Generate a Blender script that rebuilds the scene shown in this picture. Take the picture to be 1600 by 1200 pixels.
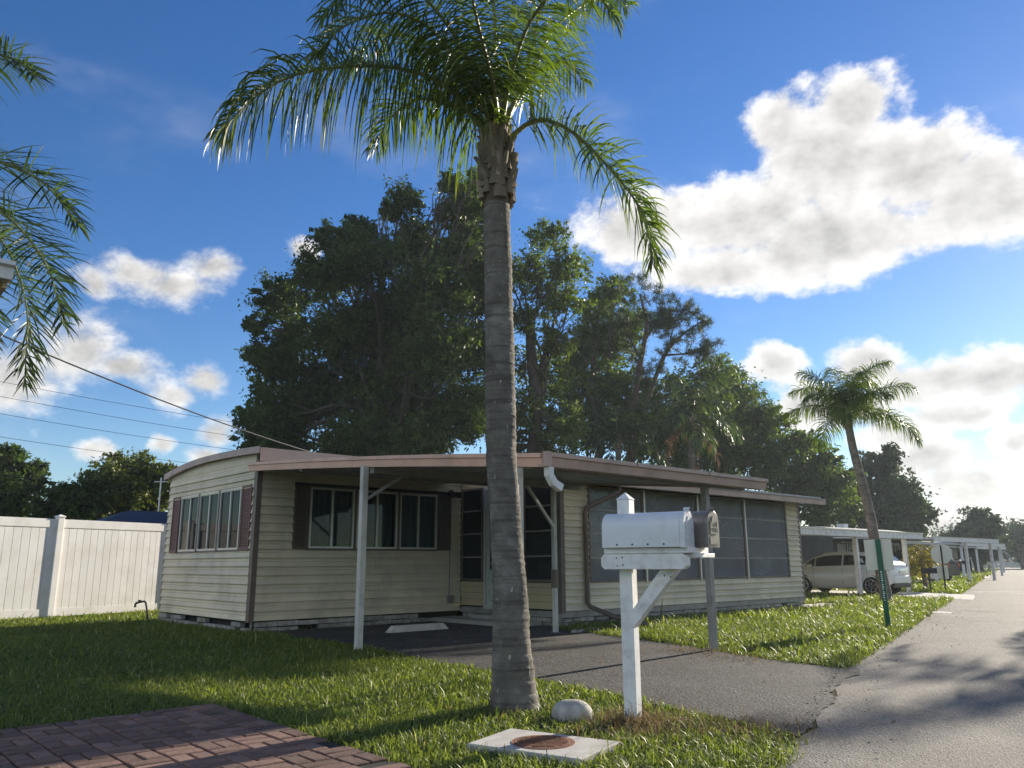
import bpy, math, random
import numpy as np
from mathutils import Vector, Matrix

for o in list(bpy.data.objects):
    bpy.data.objects.remove(o)
SC = bpy.context.scene
COL = SC.collection
rad = math.radians
RNG = np.random.default_rng(11)
random.seed(5)

# ------------------------------------------------------------------ camera
CAM_H, FOC = 1.12, 1240.0                      # eye height (m), focal length in 1600-px units
PITCH, ROLL = rad(12.75), rad(-0.3)
_f = np.array([0, math.cos(PITCH), math.sin(PITCH)])
_u = np.array([0, -math.sin(PITCH), math.cos(PITCH)])
_x = np.array([1.0, 0, 0])
AX = _x * math.cos(ROLL) + _u * math.sin(ROLL)
AU = -_x * math.sin(ROLL) + _u * math.cos(ROLL)
cam_d = bpy.data.cameras.new('camera')
cam_d.sensor_width = 36
cam_d.lens = FOC / 1600 * 36
cam_d.clip_start = 0.05
cam_d.clip_end = 6000
cam = bpy.data.objects.new('camera', cam_d)
COL.objects.link(cam)
cam.matrix_world = Matrix(((AX[0], AU[0], -_f[0], 0), (AX[1], AU[1], -_f[1], 0),
                           (AX[2], AU[2], -_f[2], CAM_H), (0, 0, 0, 1)))
SC.camera = cam
SC.render.resolution_x, SC.render.resolution_y = 1024, 768

# ------------------------------------------------------------------ light and exposure
SUN_AZ, SUN_EL = rad(43.5), rad(17)              # azimuth clockwise from +Y
sun_dir = Vector((math.sin(SUN_AZ) * math.cos(SUN_EL), math.cos(SUN_AZ) * math.cos(SUN_EL), math.sin(SUN_EL)))
sl = bpy.data.lights.new('sun', 'SUN')
sl.energy = 5.0
sl.angle = rad(0.5)
sl.color = (1.0, 0.90, 0.74)
sun = bpy.data.objects.new('sun', sl)
COL.objects.link(sun)
sun.rotation_euler = sun_dir.to_track_quat('Z', 'Y').to_euler()
sun.location = (20, 24, 30)
vs = SC.view_settings
vs.view_transform = 'Standard'
vs.look = 'None'
vs.exposure = 1.0
vs.gamma = 1.0
vs.use_curve_mapping = False
cy = SC.cycles
cy.max_bounces, cy.diffuse_bounces, cy.glossy_bounces, cy.transmission_bounces, cy.transparent_max_bounces = 5, 3, 2, 4, 8
cy.caustics_reflective = cy.caustics_refractive = False


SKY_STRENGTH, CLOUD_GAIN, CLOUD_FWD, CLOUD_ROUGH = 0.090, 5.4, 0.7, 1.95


def build_world():
    W = bpy.data.worlds.new('World')
    SC.world = W
    W.use_nodes = True
    nt = W.node_tree
    nt.nodes.clear()
    N = nt.nodes.new
    L = nt.links.new

    def math_n(op, a, b=None, c=None, clamp=False):
        n = N('ShaderNodeMath')
        n.operation = op
        n.use_clamp = clamp
        for i, v in enumerate((a, b, c)):
            if v is None:
                continue
            if isinstance(v, (int, float)):
                n.inputs[i].default_value = v
            else:
                L(v, n.inputs[i])
        return n.outputs[0]

    def sstep(v, a, b):
        n = N('ShaderNodeMapRange')
        n.interpolation_type = 'SMOOTHSTEP'
        L(v, n.inputs[0])
        n.inputs[1].default_value, n.inputs[2].default_value = a, b
        return n.outputs[0]
    sky = N('ShaderNodeTexSky')
    sky.sky_type = 'NISHITA'
    sky.sun_disc = False
    sky.sun_elevation = SUN_EL
    sky.sun_rotation = SUN_AZ
    sky.air_density = 1.0
    sky.dust_density = 0.08
    sky.ozone_density = 3.0
    hs = N('ShaderNodeHueSaturation')
    hs.inputs['Saturation'].default_value = 1.27
    hs.inputs['Hue'].default_value = 0.512
    hs.inputs['Value'].default_value = 0.87
    L(sky.outputs[0], hs.inputs['Color'])
    tc = N('ShaderNodeTexCoord')
    sep = N('ShaderNodeSeparateXYZ')
    L(tc.outputs['Generated'], sep.inputs[0])
    az = math_n('ARCTAN2', sep.outputs[0], sep.outputs[1])
    el = math_n('ARCSINE', sep.outputs[2])

    def sector(lobes, nsc=13, soft=0.5):
        """cumulus from lobes (azimuth, elevation, half width, half height), with ragged outlines"""
        cmb = N('ShaderNodeCombineXYZ')
        L(az, cmb.inputs[0])
        L(el, cmb.inputs[1])
        wn = N('ShaderNodeTexNoise')
        wn.inputs['Scale'].default_value = 9
        wn.inputs['Detail'].default_value = 3
        L(cmb.outputs[0], wn.inputs['Vector'])
        wv = N('ShaderNodeVectorMath')
        wv.operation = 'MULTIPLY_ADD'
        L(wn.outputs['Color'], wv.inputs[0])
        wv.inputs[1].default_value = (0.07, 0.055, 0)
        wv.inputs[2].default_value = (-0.035, -0.0275, 0)
        wp = N('ShaderNodeVectorMath')
        wp.operation = 'ADD'
        L(cmb.outputs[0], wp.inputs[0])
        L(wv.outputs[0], wp.inputs[1])
        cur = None
        for (a, e, ra, re) in lobes:
            m = N('ShaderNodeVectorMath')
            m.operation = 'MULTIPLY_ADD'
            L(wp.outputs[0], m.inputs[0])
            m.inputs[1].default_value = (1 / ra, 1 / re, 0)
            m.inputs[2].default_value = (-a / ra, -e / re, 0)
            ln = N('ShaderNodeVectorMath')
            ln.operation = 'LENGTH'
            L(m.outputs[0], ln.inputs[0])
            v = ln.outputs['Value']
            cur = v if cur is None else math_n('SMOOTH_MIN', cur, v, 0.4)

        def fbm(scale, detail, rough, off=None, st=(1.0, 1.35, 1.0)):
            src = cmb.outputs[0]
            mp = N('ShaderNodeVectorMath')
            mp.operation = 'MULTIPLY_ADD'
            L(src, mp.inputs[0])
            mp.inputs[1].default_value = st
            mp.inputs[2].default_value = off or (0, 0, 0)
            n = N('ShaderNodeTexNoise')
            n.inputs['Scale'].default_value = scale
            n.inputs['Detail'].default_value = detail
            n.inputs['Roughness'].default_value = rough
            L(mp.outputs[0], n.inputs['Vector'])
            return n.outputs['Fac']
        n1 = fbm(nsc, 8, 0.63)
        n2 = fbm(nsc, 3, 0.6, off=(0.016, 0.012 * 1.35, 0))
        d0 = math_n('SUBTRACT', 1.16, cur)
        d = math_n('MULTIPLY_ADD', math_n('SUBTRACT', n1, 0.5), CLOUD_ROUGH, d0)
        alpha = sstep(d, 0.0, soft)
        veil = math_n('MULTIPLY', sstep(fbm(2.6, 5, 0.62, off=(2.0, 1.0, 0), st=(1, 2.2, 1)), 0.52, 0.82), 0.16)
        alpha = math_n('MAXIMUM', math_n('MULTIPLY', alpha, 0.97), veil)
        nl = fbm(nsc * .55, 3, 0.5, off=(5.0, 3.0, 0))
        thick = sstep(math_n('MULTIPLY_ADD', math_n('SUBTRACT', nl, 0.5), 0.7, d0), 0.15, 1.0)
        relief = math_n('MULTIPLY', math_n('SUBTRACT', n1, n2), 0.8)
        bright = math_n('ADD', math_n('MULTIPLY_ADD', thick, -0.36, 1.05), relief)
        bright = math_n('MAXIMUM', math_n('MINIMUM', bright, 1.2), 0.45)
        # clouds near the sun's bearing scatter more light forward
        dt = N('ShaderNodeVectorMath')
        dt.operation = 'DOT_PRODUCT'
        L(tc.outputs['Generated'], dt.inputs[0])
        dt.inputs[1].default_value = sun_dir
        fwd = sstep(dt.outputs['Value'], 0.2, 1.0)
        front = sstep(math_n('MULTIPLY', dt.outputs['Value'], -1.0), -0.5, 0.6)      # sunlit cloud faces; extra gain added here to fill the shaded walls
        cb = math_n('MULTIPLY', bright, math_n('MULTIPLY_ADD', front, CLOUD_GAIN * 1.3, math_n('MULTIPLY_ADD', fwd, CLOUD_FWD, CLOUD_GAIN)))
        cc = N('ShaderNodeVectorMath')
        cc.operation = 'SCALE'
        cc.inputs[0].default_value = (1.0, 0.975, 0.94)
        L(cb, cc.inputs['Scale'])
        mix = N('ShaderNodeMix')
        mix.data_type = 'RGBA'
        L(alpha, mix.inputs[0])
        L(hs.outputs[0], mix.inputs[6])
        L(cc.outputs[0], mix.inputs[7])
        bg = N('ShaderNodeBackground')
        bg.inputs[1].default_value = SKY_STRENGTH
        L(mix.outputs[2], bg.inputs[0])
        return bg.outputs[0]
    right = [(0.417, 0.459, 0.096, 0.083), (0.368, 0.507, 0.047, 0.038), (0.446, 0.513, 0.044, 0.037),
             (0.508, 0.434, 0.081, 0.061), (0.575, 0.382, 0.085, 0.053), (0.30, 0.412, 0.13, 0.055),
             (0.175, 0.415, 0.11, 0.05), (0.407, 0.367, 0.173, 0.047), (0.268, 0.353, 0.087, 0.034),
             (0.436, 0.222, 0.044, 0.031), (0.494, 0.203, 0.078, 0.036), (0.566, 0.198, 0.075, 0.036),
             (0.521, 0.163, 0.068, 0.02), (0.328, 0.225, 0.041, 0.029), (0.361, 0.176, 0.05, 0.029),
             (0.477, 0.106, 0.051, 0.027), (0.523, 0.076, 0.06, 0.031), (0.448, 0.14, 0.04, 0.026),
             (0.571, 0.124, 0.029, 0.017), (0.417, 0.172, 0.055, 0.028), (0.5, 0.03, 0.2, 0.022)]
    left = [(-0.46, 0.334, 0.045, 0.021), (-0.381, 0.341, 0.04, 0.021), (-0.423, 0.32, 0.057, 0.025),
            (-0.506, 0.316, 0.029, 0.02), (-0.517, 0.239, 0.064, 0.046), (-0.567, 0.20, 0.06, 0.048),
            (-0.379, 0.217, 0.032, 0.022), (-0.416, 0.195, 0.031, 0.019), (-0.274, 0.382, 0.026, 0.012),
            (-0.48, 0.125, 0.024, 0.013), (-0.356, 0.161, 0.027, 0.021), (-0.368, 0.131, 0.025, 0.018),
            (-0.466, 0.22, 0.037, 0.023), (-0.421, 0.139, 0.019, 0.012)]
    r = random.Random(3)                        # clouds out of view, enlarged as added fill light for shaded walls
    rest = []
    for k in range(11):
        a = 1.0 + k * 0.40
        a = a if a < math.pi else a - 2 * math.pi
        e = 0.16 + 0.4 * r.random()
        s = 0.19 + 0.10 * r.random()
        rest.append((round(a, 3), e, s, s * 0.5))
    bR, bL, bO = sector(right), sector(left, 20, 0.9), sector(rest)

    def sel(mask, a, b):
        n = N('ShaderNodeMixShader')
        L(mask, n.inputs[0])
        L(a, n.inputs[1])
        L(b, n.inputs[2])
        return n.outputs[0]
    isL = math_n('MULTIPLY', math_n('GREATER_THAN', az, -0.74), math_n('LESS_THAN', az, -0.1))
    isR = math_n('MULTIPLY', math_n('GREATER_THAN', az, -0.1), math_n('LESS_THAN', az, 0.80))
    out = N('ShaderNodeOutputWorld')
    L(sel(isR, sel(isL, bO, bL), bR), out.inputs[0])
    W.cycles.sampling_method = 'MANUAL'
    W.cycles.sample_map_resolution = 512


build_world()

# ------------------------------------------------------------------ frames
# The home, its carport and the drive share one grid: U runs along the long side, W into the lot.
TH = rad(47.9)
UV = np.array([math.sin(TH), math.cos(TH), 0])
WV = np.array([-math.cos(TH), math.sin(TH), 0])
ROTZ = math.pi / 2 - TH


def uw(a, b, z=0.0):
    return UV * a + WV * b + np.array([0, 0, z])


def at(px, py, Y):
    """point Y metres in front of the viewpoint along the sight line through a photo position"""
    d = (px - 800) / FOC * AX - (py - 600) / FOC * AU + _f
    return np.array([0, 0, CAM_H]) + d * (Y / d[1])


# ------------------------------------------------------------------ materials
def S(r, g, b):
    f = lambda c: (c / 255 / 12.92) if c / 255 <= .04045 else ((c / 255 + .055) / 1.055) ** 2.4
    return (f(r), f(g), f(b), 1)


def newmat(name):
    m = bpy.data.materials.new(name)
    m.use_nodes = True
    nt = m.node_tree
    b = nt.nodes['Principled BSDF']
    return m, nt, b


def noise(nt, scale, detail=5, rough=.55, coord='Object', stretch=None):
    tc = nt.nodes.new('ShaderNodeTexCoord')
    src = tc.outputs[coord]
    if stretch:
        mp = nt.nodes.new('ShaderNodeMapping')
        mp.inputs['Scale'].default_value = stretch
        nt.links.new(src, mp.inputs[0])
        src = mp.outputs[0]
    n = nt.nodes.new('ShaderNodeTexNoise')
    n.inputs['Scale'].default_value = scale
    n.inputs['Detail'].default_value = detail
    n.inputs['Roughness'].default_value = rough
    nt.links.new(src, n.inputs['Vector'])
    return n.outputs['Fac']


def ramp(nt, fac, stops):
    r = nt.nodes.new('ShaderNodeValToRGB')
    e = r.color_ramp.elements
    while len(e) < len(stops):
        e.new(0.5)
    for i, (p, c) in enumerate(stops):
        e[i].position = p
        e[i].color = c
    nt.links.new(fac, r.inputs[0])
    return r.outputs[0]


def mixc(nt, fac, a, b, mode='MIX'):
    m = nt.nodes.new('ShaderNodeMix')
    m.data_type = 'RGBA'
    m.blend_type = mode
    for i, v in ((0, fac), (6, a), (7, b)):
        if hasattr(v, 'is_linked') or hasattr(v, 'links'):
            nt.links.new(v, m.inputs[i])
        else:
            m.inputs[i].default_value = v
    return m.outputs[2]


def bump(nt, b, h, strength=.3, dist=.01):
    n = nt.nodes.new('ShaderNodeBump')
    n.inputs['Strength'].default_value = strength
    n.inputs['Distance'].default_value = dist
    nt.links.new(h, n.inputs['Height'])
    nt.links.new(n.outputs[0], b.inputs['Normal'])


def basic(name, col, rough=.6, var=.15, scale=6, metal=0, spec=.4, rnd=0.0, dirt=None, bmp=0.0, bscale=60, stretch=None):
    """base colour with blotchy variation, optional per-object variation, dirt and fine relief"""
    m, nt, b = newmat(name)
    c = tuple(col)
    dk = tuple(x * (1 - var) for x in c[:3]) + (1,)
    lt = tuple(min(1, x * (1 + var)) for x in c[:3]) + (1,)
    base = ramp(nt, noise(nt, scale, stretch=stretch), [(.3, dk), (.7, lt)])
    if rnd:
        oi = nt.nodes.new('ShaderNodeObjectInfo')
        rr = ramp(nt, oi.outputs['Random'], [(0, (1 - rnd,) * 3 + (1,)), (1, (1 + rnd,) * 3 + (1,))])
        base = mixc(nt, 1.0, base, rr, 'MULTIPLY')
    if dirt:
        dcol, amount, ds = dirt
        f = ramp(nt, noise(nt, ds, 8, .65), [(.48, (0, 0, 0, 1)), (.72, (amount,) * 3 + (1,))])
        base = mixc(nt, f, base, dcol)
    nt.links.new(base, b.inputs['Base Color'])
    b.inputs['Roughness'].default_value = rough
    b.inputs['Metallic'].default_value = metal
    b.inputs['Specular IOR Level'].default_value = spec
    if bmp:
        bump(nt, b, noise(nt, bscale, 6, .6), bmp, .01)
    return m


def leafmat(name, c1, c2, trans=.4, rough=.5, spec=.4, tint=(1.25, 1.35, .45), c3=None):
    """leaf: diffuse + gloss, and light passing through"""
    m, nt, b = newmat(name)
    at_ = nt.nodes.new('ShaderNodeAttribute')
    at_.attribute_name = 'shade'
    st = [(0, c1 + (1,)), (.8 if c3 else 1, c2 + (1,))]
    if c3:
        st.append((1, c3 + (1,)))
    base = ramp(nt, at_.outputs['Fac'], st)
    nt.links.new(base, b.inputs['Base Color'])
    b.inputs['Roughness'].default_value = rough
    b.inputs['Specular IOR Level'].default_value = spec
    t = nt.nodes.new('ShaderNodeBsdfTranslucent')
    nt.links.new(mixc(nt, 1.0, base, tuple(tint) + (1,), 'MULTIPLY'), t.inputs[0])
    mx = nt.nodes.new('ShaderNodeMixShader')
    mx.inputs[0].default_value = trans
    nt.links.new(b.outputs[0], mx.inputs[1])
    nt.links.new(t.outputs[0], mx.inputs[2])
    nt.links.new(mx.outputs[0], nt.nodes['Material Output'].inputs[0])
    return m


def glass(name, tint=(.75, .8, .82), rough=.02):
    m, nt, b = newmat(name)
    nt.nodes.remove(b)
    g = nt.nodes.new('ShaderNodeBsdfGlossy')
    g.inputs['Roughness'].default_value = rough
    t = nt.nodes.new('ShaderNodeBsdfTransparent')
    t.inputs[0].default_value = tuple(tint) + (1,)
    fr = nt.nodes.new('ShaderNodeFresnel')
    fr.inputs[0].default_value = 1.32
    mx = nt.nodes.new('ShaderNodeMixShader')
    nt.links.new(fr.outputs[0], mx.inputs[0])
    nt.links.new(t.outputs[0], mx.inputs[1])
    nt.links.new(g.outputs[0], mx.inputs[2])
    nt.links.new(mx.outputs[0], nt.nodes['Material Output'].inputs[0])
    return m


def screenmat(name, col, opac):
    """insect screen: fine dark mesh, part open"""
    m, nt, b = newmat(name)
    nt.nodes.remove(b)
    d = nt.nodes.new('ShaderNodeBsdfDiffuse')
    f = noise(nt, 1.3, 5)
    nt.links.new(ramp(nt, f, [(.3, tuple(x * .8 for x in col) + (1,)), (.75, tuple(x * 1.25 for x in col) + (1,))]), d.inputs[0])
    tl = nt.nodes.new('ShaderNodeBsdfTranslucent')
    tl.inputs[0].default_value = tuple(col) + (1,)
    m0 = nt.nodes.new('ShaderNodeMixShader')
    m0.inputs[0].default_value = .3
    nt.links.new(d.outputs[0], m0.inputs[1])
    nt.links.new(tl.outputs[0], m0.inputs[2])
    t = nt.nodes.new('ShaderNodeBsdfTransparent')
    mx = nt.nodes.new('ShaderNodeMixShader')
    mx.inputs[0].default_value = opac
    nt.links.new(t.outputs[0], mx.inputs[1])
    nt.links.new(m0.outputs[0], mx.inputs[2])
    nt.links.new(mx.outputs[0], nt.nodes['Material Output'].inputs[0])
    return m


M = {}
M['siding'] = basic('siding', (.69, .605, .435), .55, .08, 1.2, rnd=.07, dirt=((.34, .31, .23, 1), .55, 1.3), bmp=.05, bscale=25, stretch=(1, 1, 4))
M['siding2'] = basic('siding_panel', (.58, .46, .27), .55, .06, 1.5, dirt=((.32, .27, .18, 1), .3, 2))
M['trim'] = basic('brown_trim', S(112, 98, 88), .5, .12, 4, dirt=((.08, .07, .06, 1), .4, 3))
M['fascia'] = basic('fascia_pink_tan', S(226, 182, 160), .45, .08, 2, dirt=(S(150, 122, 110), .5, 2.2))
M['fascia2'] = basic('gutter_brown', S(186, 160, 146), .45, .08, 2, dirt=(S(120, 104, 96), .5, 2.5))
M['shutter'] = basic('shutter_brown', S(122, 90, 82), .6, .1, 5)
M['shutter2'] = basic('shutter_taupe', S(96, 88, 78), .6, .1, 5)
M['alu'] = basic('aluminium_frame', S(205, 203, 196), .35, .06, 6, metal=.3)
M['postmat'] = basic('carport_post_paint', S(196, 194, 186), .45, .1, 5, dirt=(S(120, 112, 100), .5, 4))
M['postgrey'] = basic('post_grey', S(150, 146, 140), .5, .12, 6, dirt=(S(95, 88, 80), .5, 5))
M['ceil'] = basic('pan_underside', S(150, 155, 155), .4, .08, 2, metal=.15)
M['block'] = basic('concrete_block', (.36, .34, .30), .9, .25, 7, rnd=.22, dirt=((.1, .1, .08, 1), .6, 5), bmp=.5, bscale=50)
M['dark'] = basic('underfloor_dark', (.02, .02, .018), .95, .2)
M['glass'] = glass('window_glass')
M['curtain'] = basic('curtain', S(120, 135, 140), .9, .1, 3, stretch=(6, 6, .3))
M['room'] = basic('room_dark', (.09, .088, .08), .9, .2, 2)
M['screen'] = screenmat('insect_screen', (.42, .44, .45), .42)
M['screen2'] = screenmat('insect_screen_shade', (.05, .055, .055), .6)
M['vinyl'] = basic('white_vinyl', (.82, .80, .77), .45, .03, 1.3, rnd=.04, dirt=((.56, .52, .44, 1), .5, 1.8))
M['white'] = basic('white_paint', (.80, .79, .77), .5, .05, 8, dirt=((.40, .36, .30, 1), .65, 7), bmp=.25, bscale=30, stretch=(1, 1, .25))
M['mailwhite'] = basic('mailbox_enamel', (.74, .75, .77), .28, .04, 5, dirt=((.46, .46, .45, 1), .55, 5), spec=.6, bmp=.06, bscale=9)
M['bronze'] = basic('mailbox_bronze', S(132, 124, 116), .4, .2, 9, metal=.35)
M['black'] = basic('black_metal', (.012, .012, .013), .45, .2)
M['grime'] = basic('ink', (.03, .03, .035), .8, .1)
M['conc'] = basic('concrete', (.50, .475, .43), .9, .14, 5, dirt=((.27, .24, .2, 1), .6, 4), bmp=.35, bscale=70)
M['conc2'] = basic('concrete_dull', (.36, .345, .31), .9, .14, 4, dirt=((.2, .18, .15, 1), .6, 4), bmp=.35, bscale=60)
M['rust'] = basic('rusty_iron', (.20, .085, .045), .85, .45, 14, bmp=.5, bscale=90)
M['rock'] = basic('stone', (.42, .39, .345), .9, .3, 9, dirt=((.62, .58, .52, 1), .6, 12), bmp=.6, bscale=40)
M['brick'] = basic('paver_brick', (.185, .11, .083), .9, .28, 8, rnd=.38, dirt=((.15, .11, .095, 1), .7, 5), bmp=.45, bscale=60)
M['joint'] = basic('joint_sand', (.03, .028, .024), .95, .3, 20)
M['carpaint'] = basic('pearl_white_paint', (.66, .68, .66), .18, .01, 1, spec=.6)
M['tyre'] = basic('tyre_rubber', (.018, .018, .019), .85, .2)
M['rim'] = basic('alloy_rim', (.55, .56, .58), .25, .05, metal=.8)
M['cglass'] = basic('car_glass', (.02, .025, .028), .05, .1, spec=.7)
M['red'] = basic('tail_lamp_red', (.35, .02, .02), .15, .1, spec=.6)
M['green'] = basic('green_plastic_post', S(22, 92, 68), .4, .1, 6)
M['signback'] = basic('sign_back_aluminium', S(178, 182, 180), .35, .06, 4, metal=.55)
M['signwhite'] = basic('sign_back_cream', S(226, 222, 204), .5, .05, 4)
M['roofgrey'] = basic('roof_coating', (.42, .41, .39), .7, .12, 2, dirt=((.2, .19, .17, 1), .5, 2))
M['roofred'] = basic('roof_red', S(140, 85, 75), .7, .12, 2)
M['roofblue'] = basic('roof_dark_blue', S(38, 48, 66), .6, .15, 3)
M['wallpale'] = basic('wall_pale', (.5, .48, .42), .7, .06, 1)
M['cable'] = basic('cable_rubber', (.012, .012, .014), .6, .1)
M['bark'] = basic('oak_bark', (.085, .07, .055), .95, .35, 5, bmp=.7, bscale=14, stretch=(1, 1, .35))
M['pinebark'] = basic('pine_bark', (.11, .075, .058), .95, .35, 5, bmp=.6, bscale=14)
M['boot'] = basic('palm_boot_fibre', (.26, .205, .15), .95, .5, 7, rnd=.35, bmp=.7, bscale=30, stretch=(1, 1, .25))
M['rachis'] = basic('frond_rachis', (.20, .21, .07), .5, .2, 4)
M['oak'] = leafmat('oak_leaf', (.022, .046, .012), (.10, .15, .036), .40, .5, .25)
M['vine'] = leafmat('vine_leaf', (.05, .09, .018), (.18, .235, .05), .45, .5, .25)
M['broad'] = leafmat('broad_leaf', (.035, .068, .018), (.14, .19, .045), .43, .55, .25)
M['farleaf'] = leafmat('distant_leaf', (.035, .055, .03), (.085, .115, .055), .25, .6, .3)
M['yleaf'] = leafmat('yellowgreen_leaf', (.05, .075, .018), (.17, .19, .045), .4, .5, .4)
M['pine'] = leafmat('pine_needle', (.025, .042, .016), (.08, .11, .035), .2, .6, .3)
M['palm'] = leafmat('palm_leaflet', (.045, .08, .016), (.135, .185, .034), .48, .36, .55, c3=(.26, .2, .05))
M['palmdark'] = leafmat('palm_leaflet_dark', (.025, .048, .018), (.07, .105, .04), .4, .4, .5, c3=(.2, .15, .07))
M['palmyellow'] = leafmat('palm_leaflet_yellow', (.2, .17, .03), (.38, .29, .05), .4, .5, .4)
M['deadfrond'] = leafmat('dead_frond', (.11, .075, .045), (.2, .14, .085), .3, .8, .2, tint=(1.1, .9, .6))
M['fan'] = leafmat('fan_palm_leaf', (.07, .085, .03), (.22, .22, .09), .35, .5, .4)
M['grass'] = leafmat('grass_blade', (.065, .115, .024), (.25, .30, .07), .44, .48, .32, tint=(1.3, 1.3, .5), c3=(.48, .45, .28))
M['drygrass'] = leafmat('dry_grass', (.15, .11, .055), (.34, .26, .14), .3, .8, .2, tint=(1.1, .95, .7))


def asphalt(name, dark, light, patch, agg, contrast):
    """worn asphalt: tonal drift, wheel-worn pale patches, stains, and chips of stone showing in the binder"""
    m, nt, b = newmat(name)
    big = ramp(nt, noise(nt, .35, 6, .6, 'Object'), [(.35, dark), (.68, light)])
    f = ramp(nt, noise(nt, 1.1, 9, .72, 'Object'), [(.50, (0, 0, 0, 1)), (.74, (.8,) * 3 + (1,))])
    c = mixc(nt, f, big, patch)
    st = ramp(nt, noise(nt, .8, 7, .7, 'Object', stretch=(1.0, .45, 1)), [(.30, (.55,) * 3 + (1,)), (.46, (1.0,) * 3 + (1,))])
    c = mixc(nt, 1.0, c, st, 'MULTIPLY')
    tc = nt.nodes.new('ShaderNodeTexCoord')
    h = None
    for sc, amt in ((agg, contrast), (agg * 2.7, contrast * .7)):
        vo = nt.nodes.new('ShaderNodeTexVoronoi')
        vo.inputs['Scale'].default_value = sc
        nt.links.new(tc.outputs['Object'], vo.inputs['Vector'])
        sp = ramp(nt, vo.outputs['Color'], [(.1, (1 - amt,) * 3 + (1,)), (.55, (1.0,) * 3 + (1,)), (.95, (1 + amt,) * 3 + (1,))])
        c = mixc(nt, 1.0, c, sp, 'MULTIPLY')
        h = h or vo
    nt.links.new(c, b.inputs['Base Color'])
    b.inputs['Roughness'].default_value = .85
    b.inputs['Specular IOR Level'].default_value = .3
    ad = nt.nodes.new('ShaderNodeMath')
    nt.links.new(h.outputs['Distance'], ad.inputs[0])
    nt.links.new(noise(nt, 18, 5, .65, 'Object'), ad.inputs[1])
    bump(nt, b, ad.outputs[0], .7, .009)
    return m


M['drive'] = asphalt('drive_asphalt', (.04, .038, .037, 1), (.072, .069, .067, 1), (.12, .114, .106, 1), 46, .8)
M['road'] = asphalt('road_asphalt', (.15, .137, .118, 1), (.21, .192, .166, 1), (.27, .25, .22, 1), 75, .36)


def groundmat():
    m, nt, b = newmat('lawn_soil_and_thatch')
    a = ramp(nt, noise(nt, .6, 7, .6, 'Object'), [(.3, (.022, .032, .01, 1)), (.6, (.045, .055, .018, 1)), (.8, (.075, .065, .035, 1))])
    g = ramp(nt, noise(nt, 45, 6, .7, 'Object'), [(.3, (.35,) * 3 + (1,)), (.7, (1.25,) * 3 + (1,))])
    nt.links.new(mixc(nt, 1.0, a, g, 'MULTIPLY'), b.inputs['Base Color'])
    b.inputs['Roughness'].default_value = .95
    b.inputs['Specular IOR Level'].default_value = .1
    bump(nt, b, noise(nt, 40, 6, .7, 'Object'), .9, .04)
    return m


M['ground'] = groundmat()


def palmbark():
    m, nt, b = newmat('palm_trunk_bark')
    base = ramp(nt, noise(nt, 5, 8, .65), [(.3, (.10, .09, .075, 1)), (.52, (.185, .168, .142, 1)), (.75, (.34, .315, .275, 1))])
    lich = ramp(nt, noise(nt, 9, 6, .6, stretch=(1, 1, .5)), [(.6, (0, 0, 0, 1)), (.7, (.8,) * 3 + (1,))])
    c = mixc(nt, lich, base, (.19, .195, .145, 1))
    wh = ramp(nt, noise(nt, 26, 3, .5, stretch=(1, 1, .35)), [(.69, (0, 0, 0, 1)), (.73, (.8,) * 3 + (1,))])
    c = mixc(nt, wh, c, (.58, .56, .5, 1))
    ring = ramp(nt, noise(nt, 3.5, 6, .6, stretch=(.25, .25, 6)), [(.34, (.45,) * 3 + (1,)), (.5, (1.05,) * 3 + (1,))])
    c = mixc(nt, .8, c, ring, 'MULTIPLY')
    nt.links.new(c, b.inputs['Base Color'])
    b.inputs['Roughness'].default_value = .92
    b.inputs['Specular IOR Level'].default_value = .2
    bump(nt, b, noise(nt, 20, 7, .7, stretch=(1, 1, 1.6)), .8, .03)
    return m


M['palmbark'] = palmbark()


# ------------------------------------------------------------------ mesh helpers
def link(o, parent=None):
    COL.objects.link(o)
    if parent is not None:
        o.parent = parent
    return o


def tag(o, label, cat, group=None, kind=None):
    o['label'] = label
    o['category'] = cat
    if group:
        o['group'] = group
    if kind:
        o['kind'] = kind
    return o


def thing(name, loc, label, cat, rz=0.0, group=None):
    o = bpy.data.objects.new(name, None)
    o.empty_display_size = .2
    o.location = tuple(loc)
    o.rotation_euler = (0, 0, rz)
    link(o)
    return tag(o, label, cat, group)


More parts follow.
